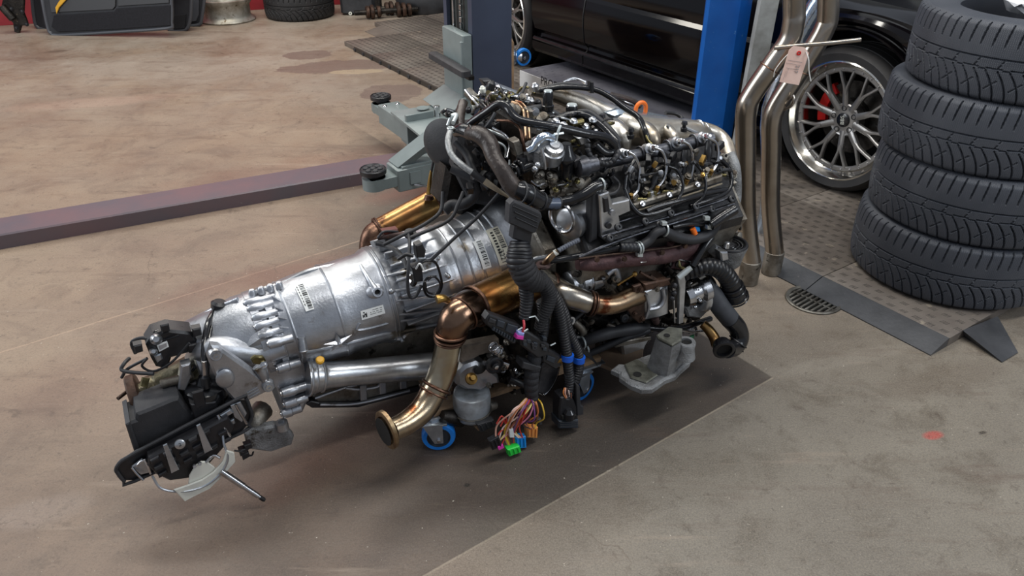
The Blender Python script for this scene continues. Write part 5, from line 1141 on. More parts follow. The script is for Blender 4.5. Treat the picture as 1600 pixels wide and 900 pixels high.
# ---------------- tubes over the left half ----------------
for nm, pts, w_, m_ in (
    ('coolant_pipe', [(728, 200, .05), (745, 186, .07), (764, 173, .1), (780, 163, .12), (792, 168, .14), (800, 178, .16), (812, 188, .18), (840, 194, .2), (870, 199, .21), (910, 208, .22), (946, 215, .22), (960, 228, .22), (956, 238, .22), (944, 238, .22), (930, 226, .21)], 14, gloss),
    ('wiring_tube', [(862, 188, .08), (890, 180, .08), (912, 180, .1), (930, 190, .12), (948, 206, .15), (962, 222, .18), (966, 240, .2)], 13, gloss),
    ('vacuum_hose', [(900, 176, .06), (920, 176, .08), (940, 190, .12), (956, 206, .16), (968, 222, .18)], 10, rub),
    ('corrugated_conduit', [(918, 224, .22), (920, 240, .23), (932, 252, .24), (950, 256, .24), (962, 246, .24), (966, 236, .23)], 10, loom),
    ('heat_sleeved_hose', [(733, 208, .1), (750, 211, .14), (764, 224, .17), (772, 246, .2), (786, 268, .23), (800, 290, .25), (816, 306, .27)], [22, 28, 29, 26, 27, 30, 30], sleeve),
    ('duct', [(724, 160, -.05), (719, 178, -.02), (717, 202, .02)], [15, 16, 17], sleeve),
    ('coolant_hose', [(706, 262, -.02), (722, 270, .0), (738, 278, .02), (744, 294, .03), (738, 310, .03), (722, 320, .02), (706, 320, .0), (694, 330, 0)], 17, rub),
    ('coolant_hose', [(712, 222, .02), (728, 240, .05), (738, 262, .08), (744, 280, .1)], 12, rub),
    ('vacuum_hose', [(700, 196, .0), (706, 182, .0), (713, 180, .0), (708, 192, .03)], 7, clamp),
    ('vacuum_hose', [(777, 188, .12), (798, 190, .16), (812, 200, .18), (817, 220, .2), (820, 236, .2)], 5, burnt),
    ('pressure_line', [(800, 160, .06), (810, 164, .08), (818, 174, .1), (820, 190, .14), (822, 218, .2)], 6, pipem), ('pressure_line', [(806, 158, .06), (816, 162, .08), (824, 174, .1), (826, 190, .14), (828, 218, .2)], 5, pipem),
    ('vacuum_hose', [(770, 200, .12), (790, 212, .16), (796, 226, .17), (792, 246, .19)], 4, steel),
    ('wiring_tube', [(755, 200, .1), (780, 210, .13), (792, 216, .14)], 4, clamp),
    ('wiring_tube', [(820, 172, .05), (845, 168, .05), (860, 174, .06), (872, 180, .07)], 10, rub),
    ('wiring_tube', [(822, 130, -.15), (812, 150, -.1), (790, 160, -.05)], 5, rub),
    ('cooling_pipe', [(872, 316, .28), (893, 312, .29), (912, 304, .3), (930, 292, .3), (945, 288, .3)], [14, 16, 18, 18, 15], gloss),
    ('coolant_pipe', [(858, 408, .28), (884, 404, .3), (920, 397, .31), (950, 390, .32), (972, 385, .33)], 11, gloss),
    ('coolant_hose', [(968, 386, .335), (985, 386, .34), (1000, 387, .34)], 16, loom),
    ('coolant_hose', [(998, 386, .34), (1014, 376, .34), (1024, 364, .34), (1036, 358, .34)], [15, 15, 15, 16], rub),
    ('coolant_hose', [(1036, 360, .34), (1056, 370, .34), (1080, 374, .34), (1104, 368, .34), (1116, 356, .34), (1120, 344, .34)], 17, rub),
    ('coolant_pipe', [(1110, 352, .35), (1130, 338, .35), (1148, 327, .35)], 17, gloss),
    ('oil_line', [(1050, 355, .33), (1075, 350, .33), (1100, 350, .33), (1112, 345, .33)], 8, gloss),
    ('coolant_pipe', [(1112, 370, .33), (1100, 386, .34), (1090, 402, .345), (1082, 416, .35)], 11, gloss),
    ('vacuum_hose', [(1000, 410, .34), (1040, 402, .34), (1080, 410, .33), (1108, 414, .33)], 4, steel),
    ('coolant_hose', [(906, 537, .26), (932, 526, .28), (962, 518, .29), (992, 514, .3), (1012, 512, .3)], [15, 19, 20, 20, 14], rub),
    ('coolant_hose', [(922, 552, .26), (950, 540, .28), (980, 527, .3), (1014, 516, .31)], 11, rub),
    ('coolant_hose', [(1010, 512, .3), (1040, 514, .31), (1070, 511, .31), (1092, 504, .31), (1110, 498, .3)], 9, gloss),
    ('vacuum_hose', [(1060, 516, .33), (1080, 519, .33), (1100, 517, .33), (1112, 522, .32)], 4, steel),
    ('oil_line', [(930, 478, .24), (905, 492, .24), (890, 510, .24), (888, 530, .24)], 9, blk),
    ('wiring_tube', [(692, 300, .02), (688, 330, .05), (664, 350, .08), (628, 368, .1), (600, 382, .08)], 6, rub),
    ('speed_sensor_cable', [(790, 290, .2), (750, 335, .2), (710, 372, .19), (674, 406, .18)], 5.5, rub),
    ('wiring_tube', [(640, 372, .12), (700, 345, .12), (716, 318, .1), (724, 300, .08)], 6, rub)):
    part(nm, MB().tr(pts, w_, 14, 6, corr=((.012, .0014) if m_ is loom else None)), m_)
# light speckled pipe with tapered tan end
sp_ = part('breather_pipe', MB().tr([(704, 203, .05), (700, 222, .08), (706, 242, .11), (722, 258, .14), (739, 270, .16)], 10, 14, 6), mat('speckled_grey_pipe', (170, 172, 172), .5, .3, (120, 122, 122), 120))
obj('pipe_sleeve', MB().tr([(737, 269, .16), (748, 277, .17), (759, 285, .18)], 11.5, 14, 3), rub, sp_); obj('pipe_cone', MB().tr([(757, 283, .18), (776, 296, .2), (795, 308, .21)], [11, 8, 4], 14, 3), mat('tan_rubber_cone', (150, 138, 118), .5), sp_)
for u, v in ((704, 200), (705, 206)): c = E(u, v, .05); obj('pipe_ring', MB().torus(c, UP, W(c, 10)/2, .002, 20, 6), clamp, sp_)
# dark round shield
c = E(698, 226, -.12); part('round_shield', MB().lathe(c, (AX*-.75+NX*.5).normalized(), [(0, W(c, 84)/2), (.004, W(c, 84)/2), (.02, W(c, 60)/2)], 44), blkm)
# corner elbow of the sleeved hose
part('hose_elbow', MB().tr([(714, 206, .04), (722, 203, .07), (734, 207, .1)], [18, 22, 24], 14, 3), gloss)
c = E(735, 209, .11); part('hose_clip', MB().torus(c, AX+NX*.3, W(c, 26)/2, .003, 28, 6), gloss)
# collar and junction at the lower end
jc = part('hose_collar', MB().tr([(806, 296, .27), (822, 302, .28), (838, 312, .28), (858, 318, .28)], [26, 32, 30, 22], 20, 4), gloss)
for u, v, w_ in ((814, 301, 34), (826, 306, 33), (846, 315, 28), (862, 318, 20), (872, 317, 18)): c = E(u, v, .28); obj('collar_ring', MB().torus(c, AX*1-UP*.45, W(c, w_)/2, .0028, 26, 6), rub, jc)
obj('collar_sleeve', MB().tr([(852, 318, .285), (872, 318, .285)], 18, 16, 1), mat('blue_grey_collar', (70, 80, 98), .25), jc)
# top-left jumble: caps, solenoids, light rail box, rods
tb = part('far_fuel_rail', MB().tr([(772, 134, -.2), (795, 143, -.2), (818, 152, -.2)], 12, 12, 2), alu2)
part('far_solenoid', MB().tr([(762, 150, -.12), (800, 152, -.12)], 18, 14, 1), olive)
for u, v, w_, m_ in ((765, 134, 14, blk), (777, 138, 10, steel), (755, 140, 10, cream), (790, 146, 8, steel), (744, 165, 10, cream), (732, 172, 9, blk), (773, 158, 16, sleeve), (816, 158, 14, alu2), (830, 160, 12, alu2), (828, 170, 10, olive), (842, 160, 10, blk), (700, 178, 9, gloss), (803, 168, 10, clamp), (838, 136, 12, alu2)):
    c = E(u, v, -.08 if u > 740 else 0); r = W(c, w_)/2; part('sensor_head', MB().lathe(c-UP*r, UP+AX*rr_.uniform(-.4, .4), [(0, r*.8), (r*.4, r), (r*1.5, r), (r*1.8, r*.7), (r*2.2, r*.5)], 14), m_)
part('connector_plug', MB().tp([(754, 126), (768, 125), (772, 133), (760, 137)], -.14, .03, .003), blk)
for pts, w_, m_ in (([(727, 140, -.05), (738, 154, -.02), (748, 166, .02)], 4, steel), ([(738, 150, -.05), (750, 158, -.02), (762, 170, .03)], 4, gloss), ([(780, 136, -.12), (788, 148, -.08), (794, 160, -.03)], 6, gloss), ([(748, 150, -.1), (752, 140, -.12), (762, 134, -.14)], 4, steel), ([(742, 150, -.1), (746, 162, -.05), (760, 172, .02)], 5, rub), ([(768, 146, -.1), (762, 156, -.06), (764, 166, 0)], 4, steel), ([(795, 158, -.05), (812, 158, -.06), (828, 160, -.06)], 6, gloss),
    ([(690, 176, -.03), (698, 172, -.03), (712, 176, -.03)], 6, gloss), ([(752, 208, .12), (766, 190, .14), (774, 176, .14)], 6, rub), ([(790, 246, .17), (790, 232, .17), (782, 224, .16), (764, 218, .14)], 3.5, clamp), ([(768, 208, .1), (800, 222, .12), (820, 230, .14)], 5, rub), ([(780, 252, .19), (776, 234, .16), (764, 220, .13)], 4, rub), ([(796, 250, .18), (796, 270, .2)], 3, clamp), ([(838, 168, .02), (842, 182, .06), (838, 194, .1)], 4, burnt)):
    part('small_line', MB().tr(pts, w_, 8, 4), m_)
# dark shrouds filling the left rear corner of the engine
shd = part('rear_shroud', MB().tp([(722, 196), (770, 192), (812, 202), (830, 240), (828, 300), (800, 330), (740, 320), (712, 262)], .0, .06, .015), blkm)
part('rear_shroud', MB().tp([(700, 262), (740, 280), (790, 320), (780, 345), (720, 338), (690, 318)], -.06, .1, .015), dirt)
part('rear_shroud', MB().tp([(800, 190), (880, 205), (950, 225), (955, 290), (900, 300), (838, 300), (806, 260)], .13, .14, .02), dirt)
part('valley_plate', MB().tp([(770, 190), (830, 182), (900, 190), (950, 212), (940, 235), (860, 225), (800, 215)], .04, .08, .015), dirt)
mb = MB(); rr_ = random.Random(21)
for k in range(110):
    u = 800+rr_.random()*140; v = 168+(u-800)*.25+rr_.random()*34; c = E(u, v, .06+rr_.random()*.04)
    if k % 3 == 0: mb.hexbolt(c, UP+NX*rr_.uniform(-.3, .6), .006)
    elif k % 3 == 1: mb.knob(c, .008+rr_.random()*.008)
    else: mb.box(c, .03, .02, .014, X=Vector((rr_.uniform(-1, 1), rr_.random(), rr_.random()*.4)), Y=UP)
obj('valley_fastener', mb, alud, shd)
mb = MB()
for k in range(40):
    u = 728+rr_.random()*100; v = 180+rr_.random()*120; c = E(u, v, .035+rr_.random()*.04); mb.box(c, .03, .02, .016, X=Vector((rr_.uniform(-1, 1), rr_.random(), rr_.random()*.4)), Y=UP)
obj('shroud_clutter', mb, blk, shd)
part('tan_bracket', MB().tp([(822, 180), (842, 178), (848, 186), (830, 192)], .1, .03, .003), mat('tan_bracket_plate', (170, 156, 132), .5))
part('valley_plug', MB().tr([(892, 194, .12), (910, 190, .12)], 12, 12, 1), olive)
mb = MB()
for u, v in ((868, 190), (880, 196), (896, 190), (915, 198), (926, 188), (940, 196), (930, 205)): mb.hexbolt(E(u, v, .13), UP+NX*.4, .008)
part('valley_bolt', mb, alu2)
# EGR casting and crinkled heat-wrapped pipe
eg = part('egr_valve', MB().tp([(837, 238), (850, 228), (866, 220), (872, 232), (872, 250), (866, 262), (848, 266), (838, 262)], .24, .07, .008), rawcast)
obj('egr_hood', MB().lathe(E(862, 240, .23), UP*.8+NX*.4, [(-.02, .03), (.012, .03), (.014, .026), (.026, .024), (.028, .014), (.034, .013)], 24), alu2, eg); obj('egr_rib', MB().tr([(846, 232, .245), (850, 248, .25), (852, 264, .25)], 5, 8, 3), alu2, eg)
text('248', .016, E(866, 241, .262), AX, UP, alu2, eg, name='cast_mark')
for u, v in ((840, 258), (836, 264)): obj('egr_screw', MB().ball(E(u, v, .25), .009, seg=10), alu2, eg)
part('heat_wrapped_pipe', MB().tr([(824, 236, .22), (834, 230, .225), (842, 218, .23), (852, 213, .23), (864, 216, .23)], [12, 14, 15, 15, 12], 14, 5), foil)
part('vacuum_unit', MB().lathe(E(884, 250, .22), UP, [(-.06, .012), (-.04, .022), (-.01, .024), (0, .03), (.008, .03), (.02, .02), (.045, .012)], 24), gloss)
c = E(920, 258, .24); vu = part('electric_motor', MB().lathe(c-AX*.04, AX, [(0, .018), (.004, .026), (.03, .028), (.034, .022), (.06, .022)], 24), railm)
obj('motor_plug', MB().tp([(896, 252), (908, 246), (912, 258), (900, 264)], .25, .03, .003), blk, vu)
for u, v in ((810, 262), (803, 268)):
    c = E(u, v, .22); part('sealing_ring', MB().torus(c, AX*-1+NX*.3, W(c, 20)/2, .005, 26, 8), gloss)
part('hose_stub', MB().tr([(808, 268, .22), (820, 262, .22), (838, 256, .22)], 16, 16, 3), gloss)
part('sensor_body', MB().tp([(800, 222), (812, 218), (820, 240), (808, 246)], .2, .03, .003), alud)
c = E(815, 250, .21); part('sensor_head', MB().lathe(c-UP*.03, UP, [(0, .014), (.02, .018), (.04, .014)], 14), gloss)
for pts in ([(876, 196, .23), (872, 206, .235), (869, 220, .235)], [(866, 210, .235), (880, 208, .235)]): part('cable_tie', MB().tr(pts, 4.5, 8, 3), clamp)
mb = MB(); rr_ = random.Random(4)
for k in range(24): c = E(835+rr_.random()*50, 272+rr_.random()*20, .2+rr_.random()*.03); (mb.knob(c, .01) if k % 2 else mb.hexbolt(c, NX+UP, .006))
part('lower_fitting', mb, alud)
for pts, m_ in (([(830, 282, .22), (840, 290, .23), (850, 286, .23)], steel), ([(826, 292, .22), (836, 300, .23), (850, 298, .23)], gloss), ([(890, 270, .23), (886, 280, .24), (892, 284, .24)], olive), ([(884, 262, .23), (890, 272, .24), (886, 286, .24), (870, 290, .24)], gloss)): part('small_line', MB().tr(pts, 4, 8, 4), m_)
# ---------------- exhaust side ----------------
mb = MB(); mb.tr([(902, 412, .30), (930, 411, .31), (960, 407, .315), (1000, 402, .32), (1040, 398, .32), (1078, 386, .31), (1100, 372, .3)], [20, 26, 26, 27, 28, 28, 20], 16, 5)
man = part('exhaust_manifold', mb, mat('rust_purple_manifold', (104, 74, 74), .55, .35, (70, 48, 50), 16, .6, 120))
for u, v, w_ in ((935, 402, 20), (985, 394, 20), (1040, 386, 22), (1080, 378, 18)): obj('manifold_runner', MB().tr([(u, v, .31), (u+8, v-14, .28)], [w_, w_], 14, 1), man.data.materials[0], man)
for u, v, m_ in ((932, 405, rust), (1034, 394, steel), (975, 404, rust), (1070, 384, rust)): obj('manifold_stud', MB().lathe(E(u, v, .345), NX, [(0, .008), (.006, .007)], 8), rustd, man)
obj('manifold_seam', MB().tr([(905, 404, .335), (960, 397, .34), (1010, 391, .345), (1060, 384, .34), (1096, 366, .33)], 3, 8, 3), rustd, man)
obj('manifold_flange', MB().tp([(1050, 420), (1062, 398), (1110, 372), (1112, 382), (1090, 404), (1066, 424)], .33, .03, .004), man.data.materials[0], man)
for u, v in ((961, 434), (1012, 433), (1030, 430)): 
    c = E(u, v, .3); part('gusset_bolt', MB().lathe(c, NX, [(0, .013), (.006, .012), (.006, .007), (.016, .007)], 14), alud)
c = E(915, 437, .26); sc_ = part('alternator', MB().lathe(c-AX*.06, AX, [(0, .03), (.004, .036), (.03, .038), (.034, .042), (.06, .042), (.064, .036), (.1, .034)], 30), alu)
obj('alternator_band', MB().torus(c, AX, .042, .003, 30, 6), steel, sc_)
mb = MB(); rr_ = random.Random(9)
for k in range(46):
    u = 940+rr_.random()*70; v = 418+rr_.random()*42; c = E(u, v, .22+rr_.random()*.05)
    [lambda: mb.knob(c, .012), lambda: mb.hexbolt(c, NX, .007), lambda: mb.box(c, .04, .02, .02, X=Vector((rr_.uniform(-1, 1), .3, rr_.random())), Y=UP)][k % 3]()
part('lower_casting', mb, alud)
part('sensor_wire', MB().tr([(965, 445, .32), (978, 437, .33), (994, 427, .335)], 3.5, 8, 3), brass); c = E(992, 428, .335); part('wire_nut', MB().ball(c, .008, seg=8), brass)
part('cast_arm', MB().tr([(948, 428, .3), (960, 420, .3), (966, 436, .3)], 12, 10, 3), alu)
for q in ([(1000, 425, .33), (1020, 436, .34), (1040, 440, .34)], [(1016, 430, .33), (1030, 440, .34), (1046, 436, .34)]): part('rusty_brace', MB().tr(q, 5, 8, 3), rustd)
# front catalyst of near bank: silver cone, bead, bronze elbow
fp = part('front_exhaust_pipe', MB().tr([(846, 428, .22), (862, 446, .26), (882, 460, .30), (905, 468, .32), (922, 474, .33)], [30, 38, 40, 37, 34], 28, 5), mat('bright_exhaust_cone', (178, 176, 168), .26, 1, (130, 114, 98), 9, .1, 50, (66, 50, 42), 14, .6))
for u, v, w_ in ((868, 452, 41), (864, 448, 42), (922, 474, 38), (927, 475, 36)): c = E(u, v, .265 if u < 900 else .33); obj('pipe_bead', MB().torus(c, AX*1.0-UP*.35+NX*.3, W(c, w_)/2, .004, 34, 8), burnt, fp)
obj('exhaust_elbow', MB().tr([(926, 475, .33), (945, 477, .34), (965, 474, .34), (985, 465, .33), (997, 461, .32)], [31, 31, 31, 32, 33], 26, 6), pipem, fp)
part('flange_plate', MB().tp([(990, 448), (1002, 444), (1008, 452), (1008, 500), (1000, 506), (990, 498), (980, 484), (992, 470)], .345, .012, .003), rustd)
for u, v in ((1001, 452), (1004, 498), (992, 490)): part('flange_bolt', MB().hexbolt(E(u, v, .347), NX, .006), rustd)
tc = part('turbo_housing', MB().tp([(1006, 455), (1020, 449), (1046, 448), (1046, 492), (1030, 498), (1008, 502)], .345, .09, .008), alu2)
obj('housing_rib', MB().tr([(1036, 452, .35), (1038, 468, .352), (1030, 480, .352), (1014, 484, .35)], 6, 10, 4), alu, tc); obj('housing_rib', MB().tr([(1010, 460, .35), (1014, 480, .35), (1010, 496, .35)], 5, 10, 4), alu, tc); obj('housing_band', MB().tp([(1006, 444), (1044, 436), (1050, 446), (1008, 456)], .35, .08, .004), rustd, tc); obj('housing_bolt', MB().hexbolt(E(1027, 452, .352), NX, .006), alud, tc)
part('turbo_neck', MB().tr([(1022, 495, .33), (1026, 504, .33)], [14, 10], 12, 1), rust)
vb = part('actuator_bracket', MB().tp([(1058, 434), (1070, 430), (1072, 440), (1068, 505), (1060, 507), (1062, 450)], .36, .012, .002), alu2)
obj('actuator_rod', MB().tr([(1052, 448, .36), (1053, 478, .36), (1054, 504, .36)], 3, 8, 2), steel, vb); obj('bracket_knuckle', MB().tr([(1060, 434, .36), (1072, 424, .365), (1080, 418, .37)], [10, 10, 8], 12, 3), clamp, vb)
for u, v in ((1054, 446), (1053, 458), (1050, 466)): obj('rod_end', MB().ball(E(u, v, .362), .009, seg=10), blk, vb)
mb = MB()
for k in range(22):
    u = 1038+rr_.random()*34; v = 410+rr_.random()*40; c = E(u, v, .3+rr_.random()*.03); (mb.knob(c, .012) if k % 2 else mb.box(c, .03, .02, .02, X=Vector((rr_.uniform(-1, 1), .3, rr_.random())), Y=UP))
part('valve_cluster', mb, dirt)
part('small_line', MB().tr([(1060, 406, .33), (1062, 416, .34), (1070, 420, .34)], 5, 8, 3), olive)
tcx = E(1085, 461, .33); sn = part('compressor_housing', MB().lathe(E(1068, 464, .33), AX+UP*.15, [(0, .032), (.02, .036), (.025, .03), (.05, .032), (.055, .044), (.075, .046), (.085, .036), (.1, .034)], 30), steel)
obj('volute', MB().torus(E(1094, 460, .32), AX, .038, .018, 30, 12), alu2, sn)
for k in range(6): a = k*pi/3; c = E(1082, 461, .33)+(NX*cos(a)+UP*sin(a))*.036; obj('housing_clamp', MB().hexbolt(c, -AX, .005), steel, sn)
part('lower_bracket', MB().tp([(1070, 480), (1100, 476), (1108, 486), (1096, 498), (1076, 496)], .34, .04, .005), rawcast)
# corrugated intake hose
ch_ = part('corrugated_intake_hose', MB().tr([(1066, 428, .33), (1085, 421, .34), (1104, 416, .35), (1122, 420, .355), (1134, 430, .36), (1142, 443, .36)], [24, 26, 27, 29, 30, 31], 26, 6, corr=(.014, .003)), mat('ribbed_black_plastic', (22, 22, 24), .34))
obj('hose_mouth', MB().tr([(1140, 440, .36), (1145, 452, .362), (1149, 465, .364)], [31, 34, 36], 28, 3, cap=False), gloss, ch_)
for u, v, w_ in ((1143, 447, 35), (1146, 454, 36), (1149, 462, 38), (1150, 466, 38)): c = E(u, v, .362); obj('mouth_ring', MB().torus(c, (E(1149, 465, .364)-E(1142, 443, .36)), W(c, w_)/2, .0025, 36, 6), gloss, ch_)
# flat hose sweeping down to the elbow with an open end
lh = part('charge_air_hose', MB().tr([(1098, 440, .33), (1112, 458, .35), (1126, 480, .37), (1142, 500, .385)], [28, 30, 31, 30], 22, 5), mat('smooth_grey_rubber', (62, 64, 70), .6, 0, (50, 52, 56), 20))
obj('hose_elbow', MB().tr([(1140, 498, .385), (1152, 512, .39), (1156, 528, .40), (1148, 542, .41), (1136, 546, .43)], [30, 29, 28, 28, 28], 24, 6), gloss, lh)
ec = E(1131, 546, .44); ed = (NX*1.0-AX*.45-UP*.15).normalized()
obj('hose_end_ring', MB().lathe(ec-ed*.03, ed, [(0, .024), (.012, .029), (.026, .029), (.027, .033), (.034, .033), (.036, .030), (.036, .024), (.02, .022)], 32, cap=(True, True)), gloss, lh); obj('hose_bore', MB().lathe(ec, ed, [(-.008, .0235), (-.006, .0235)], 28), hole, lh)
for u, v, w_ in ((1148, 540, 31), (1153, 534, 31)): c = E(u, v, .405); obj('elbow_clip', MB().torus(c, UP*.7+AX*.6, W(c, w_)/2, .0025, 28, 6), blk, lh)
part('gold_pipe', MB().tr([(1098, 506, .34), (1108, 516, .36), (1116, 528, .38), (1120, 540, .40)], [14, 16, 17, 17], 18, 4), gold)
c = E(1103, 510, .35); part('red_plug', MB().ball(c, .007, seg=10), mat('red_plastic_plug', (200, 70, 56), .4)); part('green_clip', MB().tp([(1080, 527), (1086, 524), (1083, 536), (1078, 536)], .33, .01, .002), mat('green_plastic_clip', (70, 150, 100), .5)); part('orange_sensor', MB().tr([(1082, 357, .335), (1086, 366, .34)], 9, 12, 1), orange); part('blue_sensor', MB().tp([(1086, 355), (1094, 356), (1095, 362), (1088, 363)], .335, .012, .002), bluec)
# hose clamps
for u, v, w_, s_, d_ in ((1038, 359, 19, .34, AX+UP*-.2), (1000, 387, 18, .34, AX), (996, 388, 18, .34, AX), (1105, 350, 14, .335, AX), (1109, 350, 14, .335, AX), (910, 535, 18, .265, AX), (916, 545, 14, .265, AX), (940, 288, 18, .3, AX)):
    c = E(u, v, s_); cl = part('hose_clamp', MB().torus(c, d_, W(c, w_)/2, .0028, 28, 6), clamp); 
for u, v in ((1039, 350), (1001, 399), (1106, 342), (1110, 356)): part('clamp_lug', MB().tp([(u-4, v-3), (u+4, v-3), (u+4, v+3), (u-4, v+3)], .35, .012, .001), clamp)
# hydraulic engine mount (right)
mc_ = E(1138, 386, .3); mtn = part('hydraulic_mount', MB().lathe(mc_, UP*1+AX*.05, [(-.07, .028), (-.05, .045), (-.03, .048), (-.01, .052), (.004, .056), (.012, .056), (.012, .048), (.004, .046)], 40, cap=(True, False)), rawcast)
obj('mount_rubber', MB().lathe(mc_, UP+AX*.05, [(.0, .047), (.006, .044), (.003, .036), (.008, .03), (.004, .022), (.012, .016), (.012, .008)], 36), rub, mtn); [obj('rubber_ring', MB().torus(mc_+UP*.008, UP, r_, .003, 30, 6), gloss, mtn) for r_ in (.02, .03, .04)]; obj('mount_rim', MB().torus(mc_+UP*.012, UP, .052, .005, 40, 8), blk, mtn); obj('mount_stud', MB().lathe(E(1136, 383, .345), UP, [(-.008, .008), (.008, .008), (.01, .005)], 12), alu2, mtn); obj('mount_ear', MB().tr([(1112, 388, .3), (1128, 398, .3), (1148, 402, .3)], [16, 22, 18], 12, 3), alu, mtn)
obj('mount_lug', MB().tp([(1126, 394), (1138, 394), (1140, 406), (1128, 410)], .36, .03, .004), alu2, mtn)
# near engine mount bracket, big rough casting
mb = MB(); base_pts = [(955, 576), (966, 567), (976, 568), (1000, 557), (1015, 552), (1050, 556), (1085, 548), (1078, 565), (1064, 577), (1056, 586), (1040, 592), (1020, 606), (1003, 607), (985, 600), (968, 588), (968, 582)]
zb = .150
P_ = [Z(u, v, zb) for u, v in base_pts]
mk = part('engine_mount_bracket', MB().prism(P_, UP*-.025, .006), rawcast)
obj('bracket_pad', MB().prism([Z(u, v, zb) for u, v in ((975, 571), (995, 562), (1020, 578), (1028, 588), (1010, 600), (985, 592))], UP*.006, .003), mat('recess_shade_pad', (118, 118, 108), .5, .5, (80, 80, 72), 40), mk)  # raised pad, its colour darkened to read as a shaded recess
obj('pad_bore', MB().lathe(Z(996, 585, zb+.0065), UP, [(0, .012), (.0008, .012)], 24), hole, mk)
zt2 = .262
top = [Z(u, v, zt2) for u, v in ((1025, 527), (1044, 514), (1066, 517), (1064, 535), (1050, 543), (1028, 532))]
bot = [Z(u, v, zb) for u, v in ((1010, 576), (1034, 556), (1066, 552), (1062, 572), (1042, 588), (1022, 586))]
if (top[1]-top[0]).cross(top[2]-top[0]).z < 0: top = top[::-1]; bot = bot[::-1]
obj('bracket_tower', MB().rings([bot, top]), rawcast, mk); obj('tower_top', MB().prism(top, UP*.01, .003), mk.children[0].data.materials[0], mk); obj('tower_bore', MB().lathe(Z(1042, 524, zt2+.0105), UP, [(0, .009), (.0008, .009)], 20), hole, mk)
for p in (1,): 
    c = Z(1072, 535, .24); obj('side_boss', MB().lathe(c-UP*.05, UP, [(0, .032), (.03, .026), (.05, .028), (.054, .026), (.054, .016), (.045, .016)], 26), rawcast, mk); obj('boss_bore', MB().lathe(c-UP*.004, UP, [(0, .0155), (.001, .0155)], 22), hole, mk)
obj('tower_web', MB().rings([[Z(1042, 588, zb), Z(1050, 584, zb), Z(1058, 540, .25), Z(1050, 543, .25)], [Z(1082, 552, zb), Z(1086, 548, zb), Z(1082, 530, .22), Z(1076, 534, .22)]]), rawcast, mk)
# filter housing behind the bracket
part('filter_housing', MB().tp([(966, 530), (980, 522), (1008, 520), (1016, 530), (1010, 540), (1004, 556), (986, 560), (974, 556), (972, 542)], .26, .08, .006), alu2)
part('filter_housing', MB().tp([(960, 536), (1018, 526), (1018, 532), (962, 544)], .27, .09, .003), alud)
mb = MB(); rr_ = random.Random(13)
for k in range(60):
    u = 880+rr_.random()*210; v = 488+rr_.random()*36-(u-980)*.05; c = E(u, v, .19+rr_.random()*.05)
    [lambda: mb.knob(c, .014), lambda: mb.hexbolt(c, NX, .008), lambda: mb.box(c, .05, .02, .025, X=Vector((rr_.uniform(-1, 1), .3, rr_.random())), Y=UP)][k % 3]()
part('lower_hardware', mb, dirt)
for u, v in ((957, 506), (974, 496), (890, 500), (886, 520), (900, 530)): part('ring_boss', MB().lathe(E(u, v, .25), NX+UP*.2, [(0, .014), (.01, .013), (.01, .007), (.004, .006)], 18), alu2)
part('cast_arm', MB().tr([(880, 492, .22), (900, 505, .24), (912, 520, .25), (905, 534, .25)], [14, 12, 12, 10], 10, 4), alud); part('cast_arm', MB().tr([(915, 490, .22), (940, 500, .23), (960, 505, .23), (985, 495, .23)], [24, 22, 18, 14], 12, 4), dirt)
# ---------------- near down pipe and catalyst ----------------
cdir0, cdir1 = E(741, 479, .25), E(812, 446, .20)
ct = part('catalytic_converter', MB().tube([cdir0, cdir1+(cdir1-cdir0)*.25], [W(cdir0, 64)/2, W(cdir1, 64)/2], 44, 1), bronze)
for q in (-.02, .0): c = cdir0+(cdir0-cdir1)*q; obj('can_bead', MB().torus(c, cdir1-cdir0, W(c, 65)/2, .0035, 44, 8), burnt, ct)
el = part('down_pipe_elbow', MB().tr([(742, 479, .25), (726, 486, .27), (714, 496, .285), (707, 510, .29), (704, 524, .29)], [62, 60, 56, 50, 44], 36, 6), mat('brown_tinted_elbow', (128, 102, 84), .22, 1, (80, 60, 50), 10, .12, 60, (58, 42, 36), 18, .6))
for u, v, w_ in ((722, 490, 58),): c = E(u, v, .28); obj('elbow_seam', MB().torus(c, E(742, 479, .25)-E(707, 510, .29), W(c, w_)/2, .0025, 40, 8), burnt, el)
for u, v, w_ in ((704, 520, 50), (703, 527, 49), (702, 532, 44)): c = E(u, v, .29); obj('pipe_bead', MB().torus(c, UP*1+AX*.1, W(c, w_)/2-.001, .0038, 36, 8), burnt, el)
dp_ = part('down_pipe', MB().tr([(702, 530, .29), (697, 560, .295), (688, 590, .30), (676, 614, .31), (660, 640, .33), (636, 660, .35), (612, 672, .365)], [42, 43, 43, 42, 41, 39, 36], 32, 7), mat('gold_tinted_pipe', (178, 168, 146), .25, 1, (136, 112, 88), 7, .1, 60, (112, 66, 42), 14, .58))
for u, v, w_ in ((682, 604, 47), (677, 612, 46)): c = E(u, v, .305); obj('pipe_bead', MB().torus(c, E(688, 590, .30)-E(676, 614, .31), W(c, w_)/2-.001, .0042, 36, 8), burnt, dp_)
obj('weld_patch', MB().tr([(718, 544, .315), (715, 560, .32), (713, 568, .32)], [5, 7, 4], 10, 3), steel, dp_)
fcn = E(604, 672, .37); fdn = (AX*-.95+NX*.22-UP*.05).normalized()
obj('pipe_flange', MB().lathe(fcn-fdn*.004, fdn, [(-.004, .052), (-.002, .056), (.007, .056), (.009, .053), (.0092, .042), (.002, .038)], 40, x=UP, sy=.8, cap=(False, True)), mat('tan_steel_flange', (160, 138, 106), .4, .9, (110, 88, 66), 30), dp_)
obj('pipe_bore', MB().lathe(fcn, fdn, [(.0094, .040), (.0100, .040)], 30, x=UP, sy=.85), hole, dp_)
